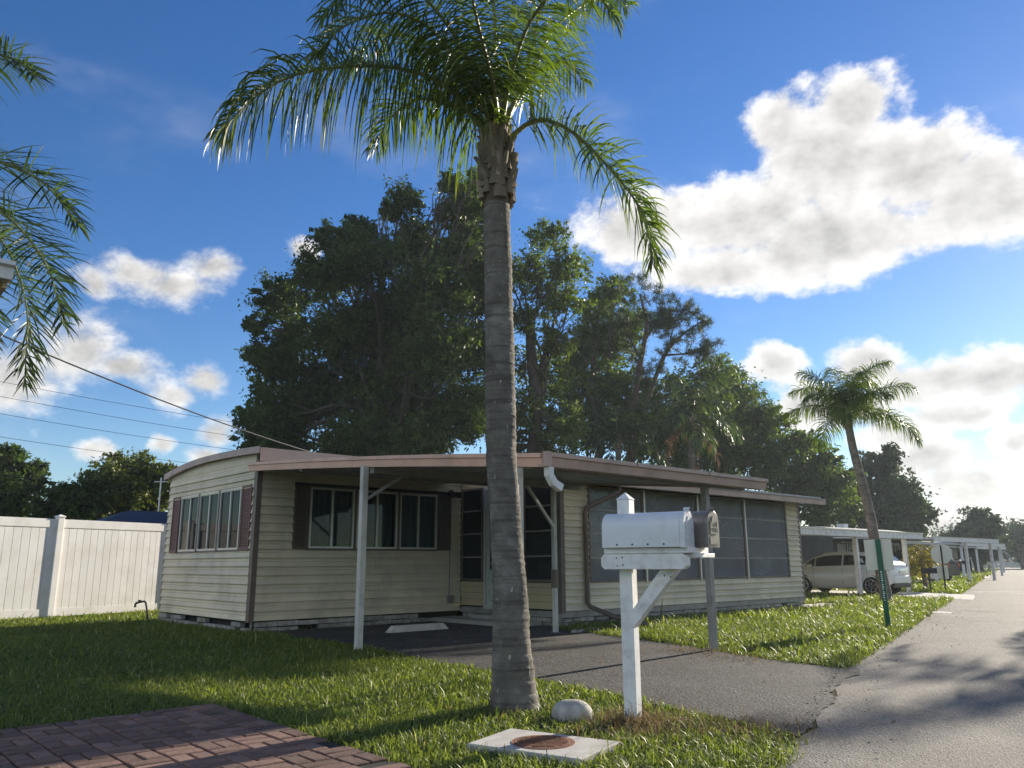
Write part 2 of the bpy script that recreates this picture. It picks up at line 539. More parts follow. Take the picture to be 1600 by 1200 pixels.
class MB:
    """collects faces, then links them as ONE mesh object"""

    def __init__(s):
        s.v, s.f = [], []

    def add(s, vs_, fs):
        n = len(s.v)
        s.v += [tuple(map(float, p)) for p in vs_]
        s.f += [tuple(i + n for i in f) for f in fs]
        return s

    def box(s, x0, x1, y0, y1, z0, z1):
        return s.add([(x0, y0, z0), (x1, y0, z0), (x1, y1, z0), (x0, y1, z0), (x0, y0, z1), (x1, y0, z1), (x1, y1, z1), (x0, y1, z1)],
                     [(0, 3, 2, 1), (4, 5, 6, 7), (0, 1, 5, 4), (1, 2, 6, 5), (2, 3, 7, 6), (3, 0, 4, 7)])

    def bar(s, p, q, a, b, up=(0, 0, 1)):
        """rectangular bar from p to q, a wide (sideways), b tall"""
        p, q = Vector(p), Vector(q)
        d = (q - p).normalized()
        sd = d.cross(Vector(up))
        if sd.length < 1e-4:
            sd = Vector((1, 0, 0))
        sd.normalize()
        n = sd.cross(d)
        vs_ = []
        for c in (p, q):
            for i, j in ((-1, -1), (1, -1), (1, 1), (-1, 1)):
                vs_.append(c + sd * a / 2 * i + n * b / 2 * j)
        return s.add(vs_, [(3, 2, 1, 0), (4, 5, 6, 7), (0, 1, 5, 4), (1, 2, 6, 5), (2, 3, 7, 6), (3, 0, 4, 7)])

    def tube(s, pts, rs, n=10, cap=True, jit=None):
        pts = [Vector(p) for p in pts]
        if isinstance(rs, (int, float)):
            rs = [rs] * len(pts)
        ref = Vector((0, 0, 1))
        if abs((pts[-1] - pts[0]).normalized().z) > .8:
            ref = Vector((1, 0, 0))
        vs_, fs = [], []
        for i, p in enumerate(pts):
            d = (pts[min(i + 1, len(pts) - 1)] - pts[max(i - 1, 0)]).normalized()
            a = d.cross(ref).normalized()
            b = d.cross(a)
            for k in range(n):
                t = 2 * math.pi * k / n
                r = rs[i] * (1 + (jit() if jit else 0))
                vs_.append(p + a * math.cos(t) * r + b * math.sin(t) * r)
        for i in range(len(pts) - 1):
            for k in range(n):
                k2 = (k + 1) % n
                fs.append((i * n + k, i * n + k2, (i + 1) * n + k2, (i + 1) * n + k))
        if cap:
            fs.append(tuple(range(n))[::-1])
            fs.append(tuple((len(pts) - 1) * n + k for k in range(n)))
        return s.add(vs_, fs)

    def prism(s, poly, z0, z1):
        n = len(poly)
        vs_ = [(x, y, z0) for x, y in poly] + [(x, y, z1) for x, y in poly]
        return s.add(vs_, [tuple(range(n))[::-1], tuple(range(n, 2 * n))] + [(i, (i + 1) % n, n + (i + 1) % n, n + i) for i in range(n)])

    def extr(s, prof, a, b, axis='y'):
        """profile of (p,q) pairs extruded along an axis from a to b; p,q are the two other axes in order"""
        n = len(prof)
        mk = {'x': lambda t, p, q: (t, p, q), 'y': lambda t, p, q: (p, t, q), 'z': lambda t, p, q: (p, q, t)}[axis]
        vs_ = [mk(a, p, q) for p, q in prof] + [mk(b, p, q) for p, q in prof]
        return s.add(vs_, [tuple(range(n))[::-1], tuple(range(n, 2 * n))] + [(i, (i + 1) % n, n + (i + 1) % n, n + i) for i in range(n)])

    def build(s, name, mat, parent=None, off=(0, 0, 0), smooth=False, bevel=0.0, kind=None):
        me = bpy.data.meshes.new(name)
        me.from_pydata([(a - off[0], b - off[1], c - off[2]) for a, b, c in s.v], [], s.f)
        me.materials.append(M[mat] if isinstance(mat, str) else mat)
        import bmesh
        bm = bmesh.new()
        bm.from_mesh(me)
        bmesh.ops.recalc_face_normals(bm, faces=bm.faces)
        bm.to_mesh(me)
        bm.free()
        if smooth:
            me.shade_smooth()
        o = bpy.data.objects.new(name, me)
        link(o, parent)
        if bevel:
            md = o.modifiers.new('bevel', 'BEVEL')
            md.width = bevel
            md.segments = 2
            md.limit_method = 'ANGLE'
        if kind:
            o['kind'] = kind
        return o


def np_mesh(name, mat, V, Fq=None, Ft=None, shade=None, parent=None, smooth=False, off=(0, 0, 0)):
    """big mesh from arrays; quads Fq (n,4) and triangles Ft (n,3); shade = per-vertex value"""
    V = np.asarray(V, np.float32) - np.asarray(off, np.float32)
    me = bpy.data.meshes.new(name)
    me.vertices.add(len(V))
    me.vertices.foreach_set('co', V.ravel())
    loops, starts, n = [], [], 0
    for F, k in ((Fq, 4), (Ft, 3)):
        if F is None or len(F) == 0:
            continue
        F = np.asarray(F, np.int32)
        loops.append(F.ravel())
        starts.append(n + np.arange(len(F), dtype=np.int32) * k)
        n += F.size
    loops = np.concatenate(loops)
    starts = np.concatenate(starts)
    me.loops.add(len(loops))
    me.loops.foreach_set('vertex_index', loops)
    me.polygons.add(len(starts))
    me.polygons.foreach_set('loop_start', starts)
    me.update(calc_edges=True)
    if shade is not None:
        a = me.attributes.new('shade', 'FLOAT', 'POINT')
        a.data.foreach_set('value', np.asarray(shade, np.float32))
    me.materials.append(M[mat])
    if smooth:
        me.shade_smooth()
    o = bpy.data.objects.new(name, me)
    link(o, parent)
    return o


def sheet(name, poly, z, mat, kind='structure', sub=None):
    me = bpy.data.meshes.new(name)
    me.from_pydata([(p[0], p[1], z) for p in poly], [], [tuple(range(len(poly)))])
    me.materials.append(M[mat])
    o = bpy.data.objects.new(name, me)
    link(o)
    if kind:
        o['kind'] = kind
    return o


def inpoly(P, poly):
    x, y = P[:, 0], P[:, 1]
    r = np.zeros(len(P), bool)
    n = len(poly)
    for i in range(n):
        x1, y1 = poly[i][0], poly[i][1]
        x2, y2 = poly[(i + 1) % n][0], poly[(i + 1) % n][1]
        c = ((y1 > y) != (y2 > y)) & (x < (x2 - x1) * (y - y1) / (y2 - y1 + 1e-12) + x1)
        r ^= c
    return r


def ragged(pts, step=.12, amp=.03, seed=1):
    """subdivide a closed outline and roughen it"""
    r = np.random.default_rng(seed)
    out = []
    for i in range(len(pts)):
        a, b = np.array(pts[i][:2], float), np.array(pts[(i + 1) % len(pts)][:2], float)
        n = max(1, int(np.hypot(*(b - a)) / step))
        n = min(n, 260)
        t = (b - a) / np.hypot(*(b - a))
        nm = np.array([-t[1], t[0]])
        k = 0
        for j in range(n):
            k = .75 * k + r.normal() * amp * .66
            out.append(tuple(a + (b - a) * j / n + nm * (k if j else 0)))
    return out


# ================================================================== SETTING
RD = np.array([math.sin(rad(31.5)), math.cos(rad(31.5))])         # along the road
RP = np.array([RD[1], -RD[0]])                                      # across it, to the right
RE = np.array([3.35, 8.6])                                          # a point of its left edge
g_ = 3000.0
sheet('ground', [(-g_, -g_), (g_, -g_), (g_, g_), (-g_, g_)], 0, 'ground')
RD0 = np.array([math.sin(rad(26)), math.cos(rad(26))])
road_left = [RE + (RD if t > 0 else RD0) * t for t in np.linspace(-30, 150, 361)]
_r = np.random.default_rng(8)
road_left = [p + RP * (_r.normal() * .035) for p in road_left]
road_poly = [tuple(p) for p in road_left] + [tuple(RE + RD * 150 + RP * 6.2), tuple(RE - RD * 30 + RP * 6.2)]
road_o = sheet('road', road_poly, .004, 'road')
cross_c = RE + RD * 152
sheet('cross_street', [tuple(cross_c - RP * 60), tuple(cross_c + RP * 60), tuple(cross_c + RP * 60 + RD * 6), tuple(cross_c - RP * 60 + RD * 6)], .004, 'road')


def uw2(a, b):
    p = uw(a, b)
    return (p[0], p[1])


drive_uw = [(6.2, 13.3), (6.12, 9.6), (5.95, 8.7), (5.72, 6.6), (5.62, 5.4), (5.4, 4.2), (5.2, 3.3), (5.08, 2.85), (6.6, 3.38), (8.62, 4.12), (8.7, 4.9),
            (8.95, 5.8), (9.3, 6.6), (9.65, 7.8), (9.88, 8.8), (10.0, 9.5), (10.2, 10.2), (10.55, 10.5), (10.55, 13.3)]
drive_poly = ragged([uw2(*p) for p in drive_uw], .1, .03, 4)
drive_o = sheet('driveway', drive_poly, .012, 'drive')

# pale concrete walks and aprons of the lots further along
walks = [[(7.3, 20.2), (8.2, 21.2), (9.2, 22.2), (8.6, 22.9), (7.4, 21.6)],
         [(8.8, 19.2), (9.5, 17.95), (9.9, 18.55), (9.2, 19.7)],
         [uw2(27.0, 12.9), uw2(26.4, 8.9), uw2(30.3, 10.2), uw2(31.6, 12.9), uw2(31.6, 18.0), uw2(27.0, 18.0)],
         [uw2(44.6, 16.0), uw2(44.0, 14.8), uw2(48.8, 16.0), uw2(49.6, 18.0), uw2(49.6, 21), uw2(44.6, 21)],
         [uw2(62, 21.0), uw2(61.5, 19.7), uw2(66.5, 21.0), uw2(67, 26), uw2(62, 26)]]
for i, wk in enumerate(walks):
    sheet('concrete_walk' if i < 2 else 'concrete_driveway', ragged(wk, .3, .02, 20 + i), .008, 'conc')
# two pale painted bars across the road by the stop sign
for t0, wd in ((26.2, .22), (24.6, .16)):
    a, b = RE + RD * t0 + RP * .15, RE + RD * t0 + RP * 5.9
    sheet('painted_road_bar', [tuple(a), tuple(b), tuple(b + RD * wd), tuple(a + RD * wd)], .009, 'white')
# crumbled asphalt strip between road and drive: small loose lumps
mb = MB()
rr = random.Random(2)
for i in range(260):
    t = rr.uniform(-4.0, .6)
    p = RE + RD0 * t - RP * (.0 + abs(rr.gauss(0, .05)))
    s = rr.uniform(.004, .011)
    mb.add([(p[0] + rr.uniform(-s, s), p[1] + rr.uniform(-s, s), .01 + rr.uniform(0, s)) for _ in range(4)], [(0, 1, 2), (0, 2, 3), (0, 3, 1), (1, 3, 2)])
o = mb.build('loose_gravel', 'drive')
tag(o, 'loose dark asphalt crumbs along the seam of drive and road', 'gravel', kind='stuff')

# ------------------------------------------------------------------ brick patio
patio_u, patio_w, CELL = 2.78, 6.70, .232
pat = bpy.data.objects.new('brick_patio', None)
pat.location = tuple(uw(patio_u, patio_w))
pat.rotation_euler = (0, 0, ROTZ)
link(pat)
pat['kind'] = 'structure'
MB().box(-4.2, .0, -3.4, .0, .0, .016).build('joint_bed', 'joint', pat)
brick_me = {}
for key, (a, b) in (('u', (CELL, CELL / 2)), ('w', (CELL / 2, CELL))):
    gp = .0075
    x0, x1, y0, y1, bv = gp, a - gp, gp, b - gp, .005
    q = MB()
    q.add([(x0, y0, 0), (x1, y0, 0), (x1, y1, 0), (x0, y1, 0), (x0, y0, .028), (x1, y0, .028), (x1, y1, .028), (x0, y1, .028),
           (x0 + bv, y0 + bv, .033), (x1 - bv, y0 + bv, .033), (x1 - bv, y1 - bv, .033), (x0 + bv, y1 - bv, .033)],
          [(0, 1, 5, 4), (1, 2, 6, 5), (2, 3, 7, 6), (3, 0, 4, 7), (4, 5, 9, 8), (5, 6, 10, 9), (6, 7, 11, 10), (7, 4, 8, 11), (8, 9, 10, 11)])
    o = q.build('brick', 'brick', pat)
    brick_me[key] = o.data
    bpy.data.objects.remove(o)
rr = random.Random(6)
nb = 0
for i in range(18):
    for j in range(12):
        for k in range(2):
            ou, ow = -(i + 1) * CELL, -(j + 1) * CELL
            key = 'u' if (i + j) % 2 else 'w'
            lx, ly = (ou, ow + k * CELL / 2) if key == 'u' else (ou + k * CELL / 2, ow)
            c = uw(patio_u + ou + CELL / 2, patio_w + ow + CELL / 2)
            d = c - np.array([0, 0, CAM_H])
            zf = d @ _f
            px, py = 800 + FOC * (d @ AX) / zf, 600 - FOC * (d @ AU) / zf
            if not (-60 < px < 1660 and py < 1250):
                continue
            if i == 0 and j > 7 and rr.random() < .25:
                continue                                     # a few edge bricks lost in the grass
            o = bpy.data.objects.new('brick', brick_me[key])
            o.location = (lx, ly, -.004 + rr.uniform(-.003, .003))
            o.rotation_euler = (rr.gauss(0, .006), rr.gauss(0, .006), rr.gauss(0, .006))
            link(o, pat)
            nb += 1
print('bricks', nb)
patio_poly = [uw2(patio_u, patio_w), uw2(patio_u - 4.2, patio_w), uw2(patio_u - 4.2, patio_w - 3.4), uw2(patio_u, patio_w - 3.4)]

# ------------------------------------------------------------------ manhole slab, rock
slab_pts = [(-.02, 5.70), (.66, 5.27), (.37, 4.82), (-.29, 5.24)]
sc_ = np.mean(slab_pts, axis=0)
slab = thing('manhole_slab', (sc_[0], sc_[1], 0), 'pale square concrete slab with a rusty round iron cover in the grass', 'manhole')
q = MB().prism([(x - sc_[0], y - sc_[1]) for x, y in slab_pts], .0, .045)
q.build('slab', 'conc', slab, bevel=.008)
q = MB()
R1 = .175
for r0, z0_, r1_, z1_ in ((0, .049, R1, .049),):
    q.prism([(r1_ * math.cos(t), r1_ * math.sin(t)) for t in np.linspace(0, 2 * math.pi, 40, endpoint=False)], .0455, .051)
cov = q.build('iron_cover', 'rust', slab)
q = MB()
for i in range(-4, 5):
    yy = i * .035
    xx = math.sqrt(max(0, (R1 - .02) ** 2 - yy * yy))
    q.box(-xx, xx, yy - .007, yy + .007, .0515, .0545)
q.build('raised_rib', 'rust', cov)
q = MB()
ring = [(R1 + .004, .0455), (R1 + .022, .0455), (R1 + .022, .049), (R1 + .004, .049)]
nn = 40
vs_, fs = [], []
for k in range(nn):
    t = 2 * math.pi * k / nn
    vs_ += [(r * math.cos(t), r * math.sin(t), z) for r, z in ring]
    for a in range(4):
        fs.append((k * 4 + a, k * 4 + (a + 1) % 4, ((k + 1) % nn) * 4 + (a + 1) % 4, ((k + 1) % nn) * 4 + a))
q.add(vs_, fs).build('iron_rim', 'rust', slab)


def rock(name, loc, sx, sy, sz, seed, mat='rock'):
    import bmesh
    bm = bmesh.new()
    bmesh.ops.create_icosphere(bm, subdivisions=4, radius=1)
    r = np.random.default_rng(seed)
    ks = r.normal(size=(6, 3)) * 1.6
    ph = r.uniform(0, 6, 6)
    for v in bm.verts:
        n = sum(math.sin(float(np.dot(k, v.co)) + p) for k, p in zip(ks, ph)) * .022
        v.co *= 1 + n
        v.co = Vector((v.co.x * sx, v.co.y * sy, v.co.z * sz))
    me = bpy.data.meshes.new(name)
    bm.to_mesh(me)
    bm.free()
    me.shade_smooth()
    me.materials.append(M[mat])
    o = bpy.data.objects.new(name, me)
    o.location = loc
    link(o)
    return o


tag(rock('boulder', (.43, 6.2, .03), .145, .125, .115, 3), 'round pale stone half sunk in grass between palm and mailbox post', 'rock')

# ================================================================== MOBILE HOME
UE, WL, UA, WA = 6.05, 13.35, 10.58, 10.40        # end wall U, long wall W, screen room end U, screen room front W
WB, UB = 17.65, 19.25                              # back of end wall, far end
home = thing('mobile_home', uw(UE, WL), 'cream sided mobile home with brown trim and a screened front room', 'house', ROTZ)
HO = (UE, WL, 0)


def hb(q, name, mat, parent=home, **k):
    return q.build(name, mat, parent, off=HO, **k)


def arch(w):                                       # low bowed roof of the main unit
    t = (w - (WL + WB) / 2) / ((WB - WL) / 2)
    return 3.09 - (.15 if t > 0 else .05) * t * t


rj = random.Random(44)


def siding(parent, facing, pos, a0, a1, z0, z1, holes, ch=.152, name='siding_board'):
    """courses of lapped boards; facing 'u' = wall at U=pos looking to -U, 'w' = wall at W=pos looking to -W"""
    n = max(1, round((z1 - z0) / ch))
    h = (z1 - z0) / n
    for i in range(n):
        b0, b1 = z0 + i * h, z0 + (i + 1) * h
        spans = [(a0, a1)]
        for (h0, h1, y0, y1) in holes:
            if y0 < (b0 + b1) / 2 < y1:
                new = []
                for s0, s1 in spans:
                    if h1 <= s0 or h0 >= s1:
                        new.append((s0, s1))
                    else:
                        if h0 - s0 > .02:
                            new.append((s0, h0))
                        if s1 - h1 > .02:
                            new.append((h1, s1))
                spans = new
        cutsp = []
        for s0, s1 in spans:
            while s1 - s0 > 4.2:                      # boards come in lengths, butted end to end
                c_ = s0 + rj.uniform(2.2, 3.7)
                cutsp.append((s0, c_ - .003))
                s0 = c_ + .003
            cutsp.append((s0, s1))
        for s0, s1 in cutsp:
            pr = [(pos - .040, b0 + .004), (pos - .042, b0 + .014), (pos - .018, b0 + h * .60), (pos - .024, b0 + h * .66), (pos - .004, b1 + .012), (pos + .012, b1 + .012), (pos + .012, b0 + .004)]
            q = MB().extr(pr, s0, s1, 'y' if facing == 'u' else 'x')
            hb(q, name, 'siding', parent)


def pbox(facing, pos, a0, a1, d0, d1, z0, z1, q=None):
    """box on a wall plane: along a0..a1, outward depth d0..d1 (positive = towards the viewer)"""
    q = q or MB()
    if facing == 'u':
        return q.box(pos - d1, pos - d0, a0, a1, z0, z1)
    return q.box(a0, a1, pos - d1, pos - d0, z0, z1)


def frame(facing, pos, a0, a1, z0, z1, wd, d0, d1, q=None):
    q = q or MB()
    pbox(facing, pos, a0, a1, d0, d1, z0, z0 + wd, q)
    pbox(facing, pos, a0, a1, d0, d1, z1 - wd, z1, q)
    pbox(facing, pos, a0, a0 + wd, d0, d1, z0 + wd, z1 - wd, q)
    pbox(facing, pos, a1 - wd, a1, d0, d1, z0 + wd, z1 - wd, q)
    return q


def curtain(facing, pos, a0, a1, z0, z1, seed):
    r = random.Random(seed)
    n = int((a1 - a0) / .018)
    q, vs_, fs = MB(), [], []
    for i in range(n + 1):
        a = a0 + (a1 - a0) * i / n
        d = -.14 + .022 * math.sin(i * .95 + r.random() * .5) + .008 * math.sin(i * .31)
        for z in (z0, z1):
            vs_.append((pos - d, a, z) if facing == 'u' else (a, pos - d, z))
    for i in range(n):
        fs.append((2 * i, 2 * i + 2, 2 * i + 3, 2 * i + 1))
    return q.add(vs_, fs)


def slider(facing, pos, a0, a1, z0, z1, seed, draped=True, flip=False):
    """aluminium sliding window: outer frame with two panes and a meeting rail"""
    wn = hb(frame(facing, pos, a0, a1, z0, z1, .035, -.03, .035), 'window', 'alu')
    mid = (a0 + a1) / 2
    hb(pbox(facing, pos, mid - .02, mid + .02, -.012, .028, z0 + .036, z1 - .036), 'meeting_rail', 'alu', wn)
    for k, (b0, b1) in enumerate(((a0 + .036, mid - .021), (mid + .021, a1 - .036))):
        hb(pbox(facing, pos, b0, b1, .0 + .006 * k, .004 + .006 * k, z0 + .036, z1 - .036), 'pane', 'glass', wn)
    if draped:
        hb(curtain(facing, pos, a0 + .03, a1 - .03, z0 + .03, z1 - .02, seed), 'curtain', 'curtain', wn)
    return wn


def shutter(facing, pos, a0, a1, z0, z1, mat):
    sh = hb(frame(facing, pos, a0, a1, z0, z1, .04, .022, .05), 'shutter', mat)
    q = MB()
    n = int((z1 - z0 - .08) / .042)
    for i in range(n):
        z = z0 + .04 + (z1 - z0 - .08) * (i + .5) / n
        if facing == 'u':
            q.add([(pos - .046, a0 + .04, z - .02), (pos - .046, a1 - .04, z - .02), (pos - .026, a1 - .04, z + .016), (pos - .026, a0 + .04, z + .016),
                   (pos - .04, a0 + .04, z - .024), (pos - .04, a1 - .04, z - .024), (pos - .022, a1 - .04, z + .012), (pos - .022, a0 + .04, z + .012)],
                  [(0, 1, 2, 3), (4, 7, 6, 5), (0, 4, 5, 1), (3, 2, 6, 7)])
        else:
            q.add([(a0 + .04, pos - .046, z - .02), (a1 - .04, pos - .046, z - .02), (a1 - .04, pos - .026, z + .016), (a0 + .04, pos - .026, z + .016),
                   (a0 + .04, pos - .04, z - .024), (a1 - .04, pos - .04, z - .024), (a1 - .04, pos - .022, z + .012), (a0 + .04, pos - .022, z + .012)],
                  [(0, 1, 2, 3), (4, 7, 6, 5), (0, 4, 5, 1), (3, 2, 6, 7)])
    hb(q, 'louvre', mat, sh, kind='stuff')
    hb(pbox(facing, pos, a0 + .04, a1 - .04, .014, .02, z0 + .04, z1 - .04), 'backing', mat, sh)
    return sh


ZB = .185
# --- end wall (three windows and a pair of shutters)
wE = hb(MB().box(UE + .01, UE + .10, WL + .02, WB, ZB, ZB + .02), 'end_wall', 'dark')
win_a, win_b, zs, zt = 13.93, 16.90, 1.39, 2.48
siding(wE, 'u', UE, WL + .09, WB - .02, ZB, 2.90, [(13.50, 17.34, zs - .03, zt + .03)])
q = MB()
prof = [(w_, arch(w_)) for w_ in np.linspace(WB - .02, WL + .09, 14)] + [(WL + .09, 2.9), (WB - .02, 2.9)]
q.extr([(a, b) for a, b in prof], UE - .018, UE + .012, 'x')
hb(q, 'gable_board', 'siding')
ws = np.linspace(win_a, win_b, 4)
for i in range(3):
    slider('u', UE, ws[i] + .03, ws[i + 1] - .03, zs, zt, 10 + i, draped=(i != 2))
for i in (1, 2):
    hb(pbox('u', UE, ws[i] - .028, ws[i] + .028, -.03, .045, zs - .02, zt + .02), 'mullion', 'trim')
hb(frame('u', UE, win_a - .03, win_b + .03, zs - .035, zt + .035, .03, -.02, .028), 'window_casing', 'trim')
shutter('u', UE, 13.50, 13.895, zs - .02, zt + .03, 'shutter')
shutter('u', UE, 16.935, 17.33, zs - .02, zt + .03, 'shutter')
hb(MB().box(UE - .035, UE + .06, WL - .035, WL + .085, ZB - .015, 2.93), 'corner_trim', 'trim')
hb(MB().box(UE - .02, UE + .06, WB - .03, WB + .04, ZB - .015, 2.95), 'corner_trim', 'trim')
# --- long wall under the carport
wL = hb(MB().box(UE + .1, UA, WL + .01, WL + .1, ZB, ZB + .02), 'long_wall', 'dark')
siding(wL, 'w', WL, UE + .062, UA - .02, ZB, 2.88, [(6.74, 10.30, zs - .01, 2.53)])
l0, l1 = 7.04, 9.97
us = [7.04, 8.02, 9.00, 9.97]
for i in range(3):
    slider('w', WL, us[i] + .02, us[i + 1] - .035, 1.41, 2.51, 20 + i)
for i in (1, 2):
    hb(pbox('w', WL, us[i] - .033, us[i] + .018, -.03, .045, 1.39, 2.53), 'mullion', 'trim')
hb(frame('w', WL, l0 - .02, l1 + .01, 1.375, 2.545, .03, -.02, .028), 'window_casing', 'trim')
shutter('w', WL, 6.74, 7.015, 1.39, 2.53, 'shutter2')
shutter('w', WL, 10.0, 10.29, 1.39, 2.53, 'shutter2')
# --- rooms behind the glass
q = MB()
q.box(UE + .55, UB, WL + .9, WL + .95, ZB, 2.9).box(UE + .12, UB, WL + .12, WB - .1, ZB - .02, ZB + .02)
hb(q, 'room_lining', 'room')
hb(MB().box(UE + .02, UB, WB - .06, WB, ZB, 2.9), 'back_wall', 'siding2')
# --- bowed roof
q = MB()
ww = np.linspace(WL - .22, WB + .12, 15)
prof = [(a, arch(a) + .075) for a in ww] + [(a, arch(a) + .02) for a in ww[::-1]]
q.extr(prof, UE - .10, UB + .2, 'x')
roof = hb(q, 'roof', 'roofgrey')
q = MB()
prof = [(a, arch(a) + .11) for a in ww] + [(a, arch(a) - .01) for a in ww[::-1]]
q.extr(prof, UE - .135, UE - .102, 'x')
hb(q, 'roof_edge', 'fascia2', roof)
hb(MB().box(UE - .10, UB + .2, WL - .25, WL - .222, 2.88, arch(WL - .22) + .09), 'front_fascia', 'fascia2', roof)
q = MB()
for (cu, cw, s) in ((15.2, 13.7, .28),):
    z0 = arch(cw) + .1
    q.add([(cu - s, cw - s, z0), (cu + s, cw - s, z0), (cu + s, cw + s, z0), (cu - s, cw + s, z0), (cu - s, cw - s, z0 + .14), (cu + s, cw - s, z0 + .14), (cu + s, cw + s, z0 + .14), (cu - s, cw + s, z0 + .14), (cu, cw, z0 + .24)],
          [(0, 1, 5, 4), (1, 2, 6, 5), (2, 3, 7, 6), (3, 0, 4, 7), (4, 5, 8), (5, 6, 8), (6, 7, 8), (7, 4, 8)])
hb(q, 'roof_vent', 'white', roof)
# --- screen room, end facing the carport: window, door, window
ZA = .27
wA = hb(MB().box(UA + .02, UA + .1, WA + .05, WL - .02, ZA, ZA + .02), 'screen_room_end', 'dark')
for (a, b) in ((12.60, WL - .02), (WA + .10, 11.40)):
    pan = hb(pbox('u', UA, a, b, -.03, .012, ZA + .03, .765), 'wall_panel', 'siding2')
    for k in range(1, 4):
        z = ZA + .03 + k * .125
        hb(pbox('u', UA, a + .01, b - .01, .0125, .016, z, z + .006), 'panel_groove', 'trim', pan)
hb(pbox('u', UA, WA + .05, WL - .02, -.03, .014, 2.655, 2.86), 'wall_header', 'siding2')


def screen_window(facing, pos, a0, a1, z0, z1, bars, mat, fm='trim'):
    wn = hb(frame(facing, pos, a0, a1, z0, z1, .04, -.02, .03), 'screen_window', fm)
    hb(pbox(facing, pos, a0 + .041, a1 - .041, .004, .006, z0 + .041, z1 - .041), 'screen', mat, wn)
    for k in range(1, bars + 1):
        z = z0 + (z1 - z0) * k / (bars + 1)
        hb(pbox(facing, pos, a0 + .041, a1 - .041, .008, .022, z - .013, z + .013), 'cross_bar', 'postgrey', wn)
    q2 = pbox(facing, pos, a0 + .045, a1 - .045, -.05, -.046, z0 + .045, z1 - .045)
    hb(q2, 'pane', 'glass', wn)
    return wn


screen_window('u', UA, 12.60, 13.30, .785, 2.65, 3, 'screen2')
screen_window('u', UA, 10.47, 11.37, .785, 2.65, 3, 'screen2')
dr = hb(frame('u', UA, 11.47, 12.55, ZA - .02, 2.65, .07, -.02, .045), 'door_frame', 'alu')
hb(frame('u', UA, 11.55, 12.47, ZA + .04, 2.56, .09, -.01, .03), 'screen_door', 'alu', dr)
hb(pbox('u', UA, 11.642, 12.378, -.004, .012, ZA + .14, 1.0), 'kick_panel', 'alu', dr)
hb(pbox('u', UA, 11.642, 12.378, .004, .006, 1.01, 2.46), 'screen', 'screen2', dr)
hb(pbox('u', UA, 11.60, 11.64, .031, .07, 1.15, 1.27), 'handle', 'black', dr)
hb(MB().box(UA - .03, UA + .07, WA - .03, WA + .07, ZA - .03, 2.72), 'corner_trim', 'trim')
# --- screen room, long front
wF = hb(MB().box(UA + .08, UB, WA + .02, WA + .1, ZA, ZA + .02), 'screen_room_front', 'dark')
s0, s1, sz0, sz1 = 11.32, 18.62, .76, 2.57
siding(wF, 'w', WA, UA + .072, UB - .06, ZA, 2.65, [(s0 - .02, s1 + .02, sz0 - .03, 2.7)], ch=.125)
cuts = [11.32, 12.99, 14.85, 16.72, 18.62]
for i in range(4):
    screen_window('w', WA, cuts[i] + (.0 if i == 0 else .024), cuts[i + 1] - (.0 if i == 3 else .024), sz0, sz1, 3, 'screen', 'trim')
for i in (1, 2, 3):
    hb(pbox('w', WA, cuts[i] - .022, cuts[i] + .022, -.03, .05, sz0 - .01, sz1 + .01), 'mullion', 'alu')
hb(MB().box(UB - .058, UB + .03, WA - .03, WA + .06, ZA - .03, 2.6), 'corner_trim', 'trim')
hb(MB().box(UB - .02, UB, WA + .07, WB, ZA - .1, 2.7), 'far_wall', 'siding2')
# inside the screen room: floor, back wall, ceiling, a few pieces of furniture shapes seen dimly
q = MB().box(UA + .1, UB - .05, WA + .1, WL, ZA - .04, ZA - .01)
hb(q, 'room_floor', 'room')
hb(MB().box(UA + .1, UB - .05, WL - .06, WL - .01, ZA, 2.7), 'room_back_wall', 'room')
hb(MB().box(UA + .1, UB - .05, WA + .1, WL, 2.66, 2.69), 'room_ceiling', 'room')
hb(MB().box(15.4, 16.3, WL - .12, WL - .062, ZA, 2.2), 'inner_door', 'wallpale')
fw = hb(frame('w', WL - .06, 17.0, 18.3, 1.1, 2.1, .06, .0, .03), 'inner_window', 'alu')
hb(pbox('w', WL - .06, 17.06, 18.24, .002, .008, 1.16, 2.04), 'pane', 'curtain', fw)
hb(MB().box(12.1, 13.3, WL - .75, WL - .1, ZA, 1.15), 'cabinet', 'wallpale')
hb(MB().box(13.9, 14.9, WA + .9, WA + 1.7, ZA + .55, ZA + .6), 'table_top', 'wallpale')
hb(MB().box(14.35, 14.45, WA + 1.25, WA + 1.35, ZA, ZA + .55), 'table_leg', 'wallpale')
# base trim boards and concrete blocks under the walls
hb(MB().box(UA + .02, UB + .01, WA - .012, WA + .05, ZA - .11, ZA - .004), 'base_board', 'postgrey')
hb(MB().box(UA - .012, UA + .05, WA - .011, WL - .05, ZA - .11, ZA - .004), 'base_board', 'postgrey')
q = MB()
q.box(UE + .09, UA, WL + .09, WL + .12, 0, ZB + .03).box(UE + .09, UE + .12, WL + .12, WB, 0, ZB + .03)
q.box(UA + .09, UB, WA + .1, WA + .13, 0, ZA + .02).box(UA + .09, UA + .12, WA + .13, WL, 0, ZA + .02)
hb(q, 'crawl_space_shade', 'dark')  # near-black sheets stand in for the shade behind the blocks
sk = hb(MB().box(UE + .05, UE + .08, WL + .05, WL + .08, 0, ZB), 'skirting', 'block')
rb = random.Random(12)


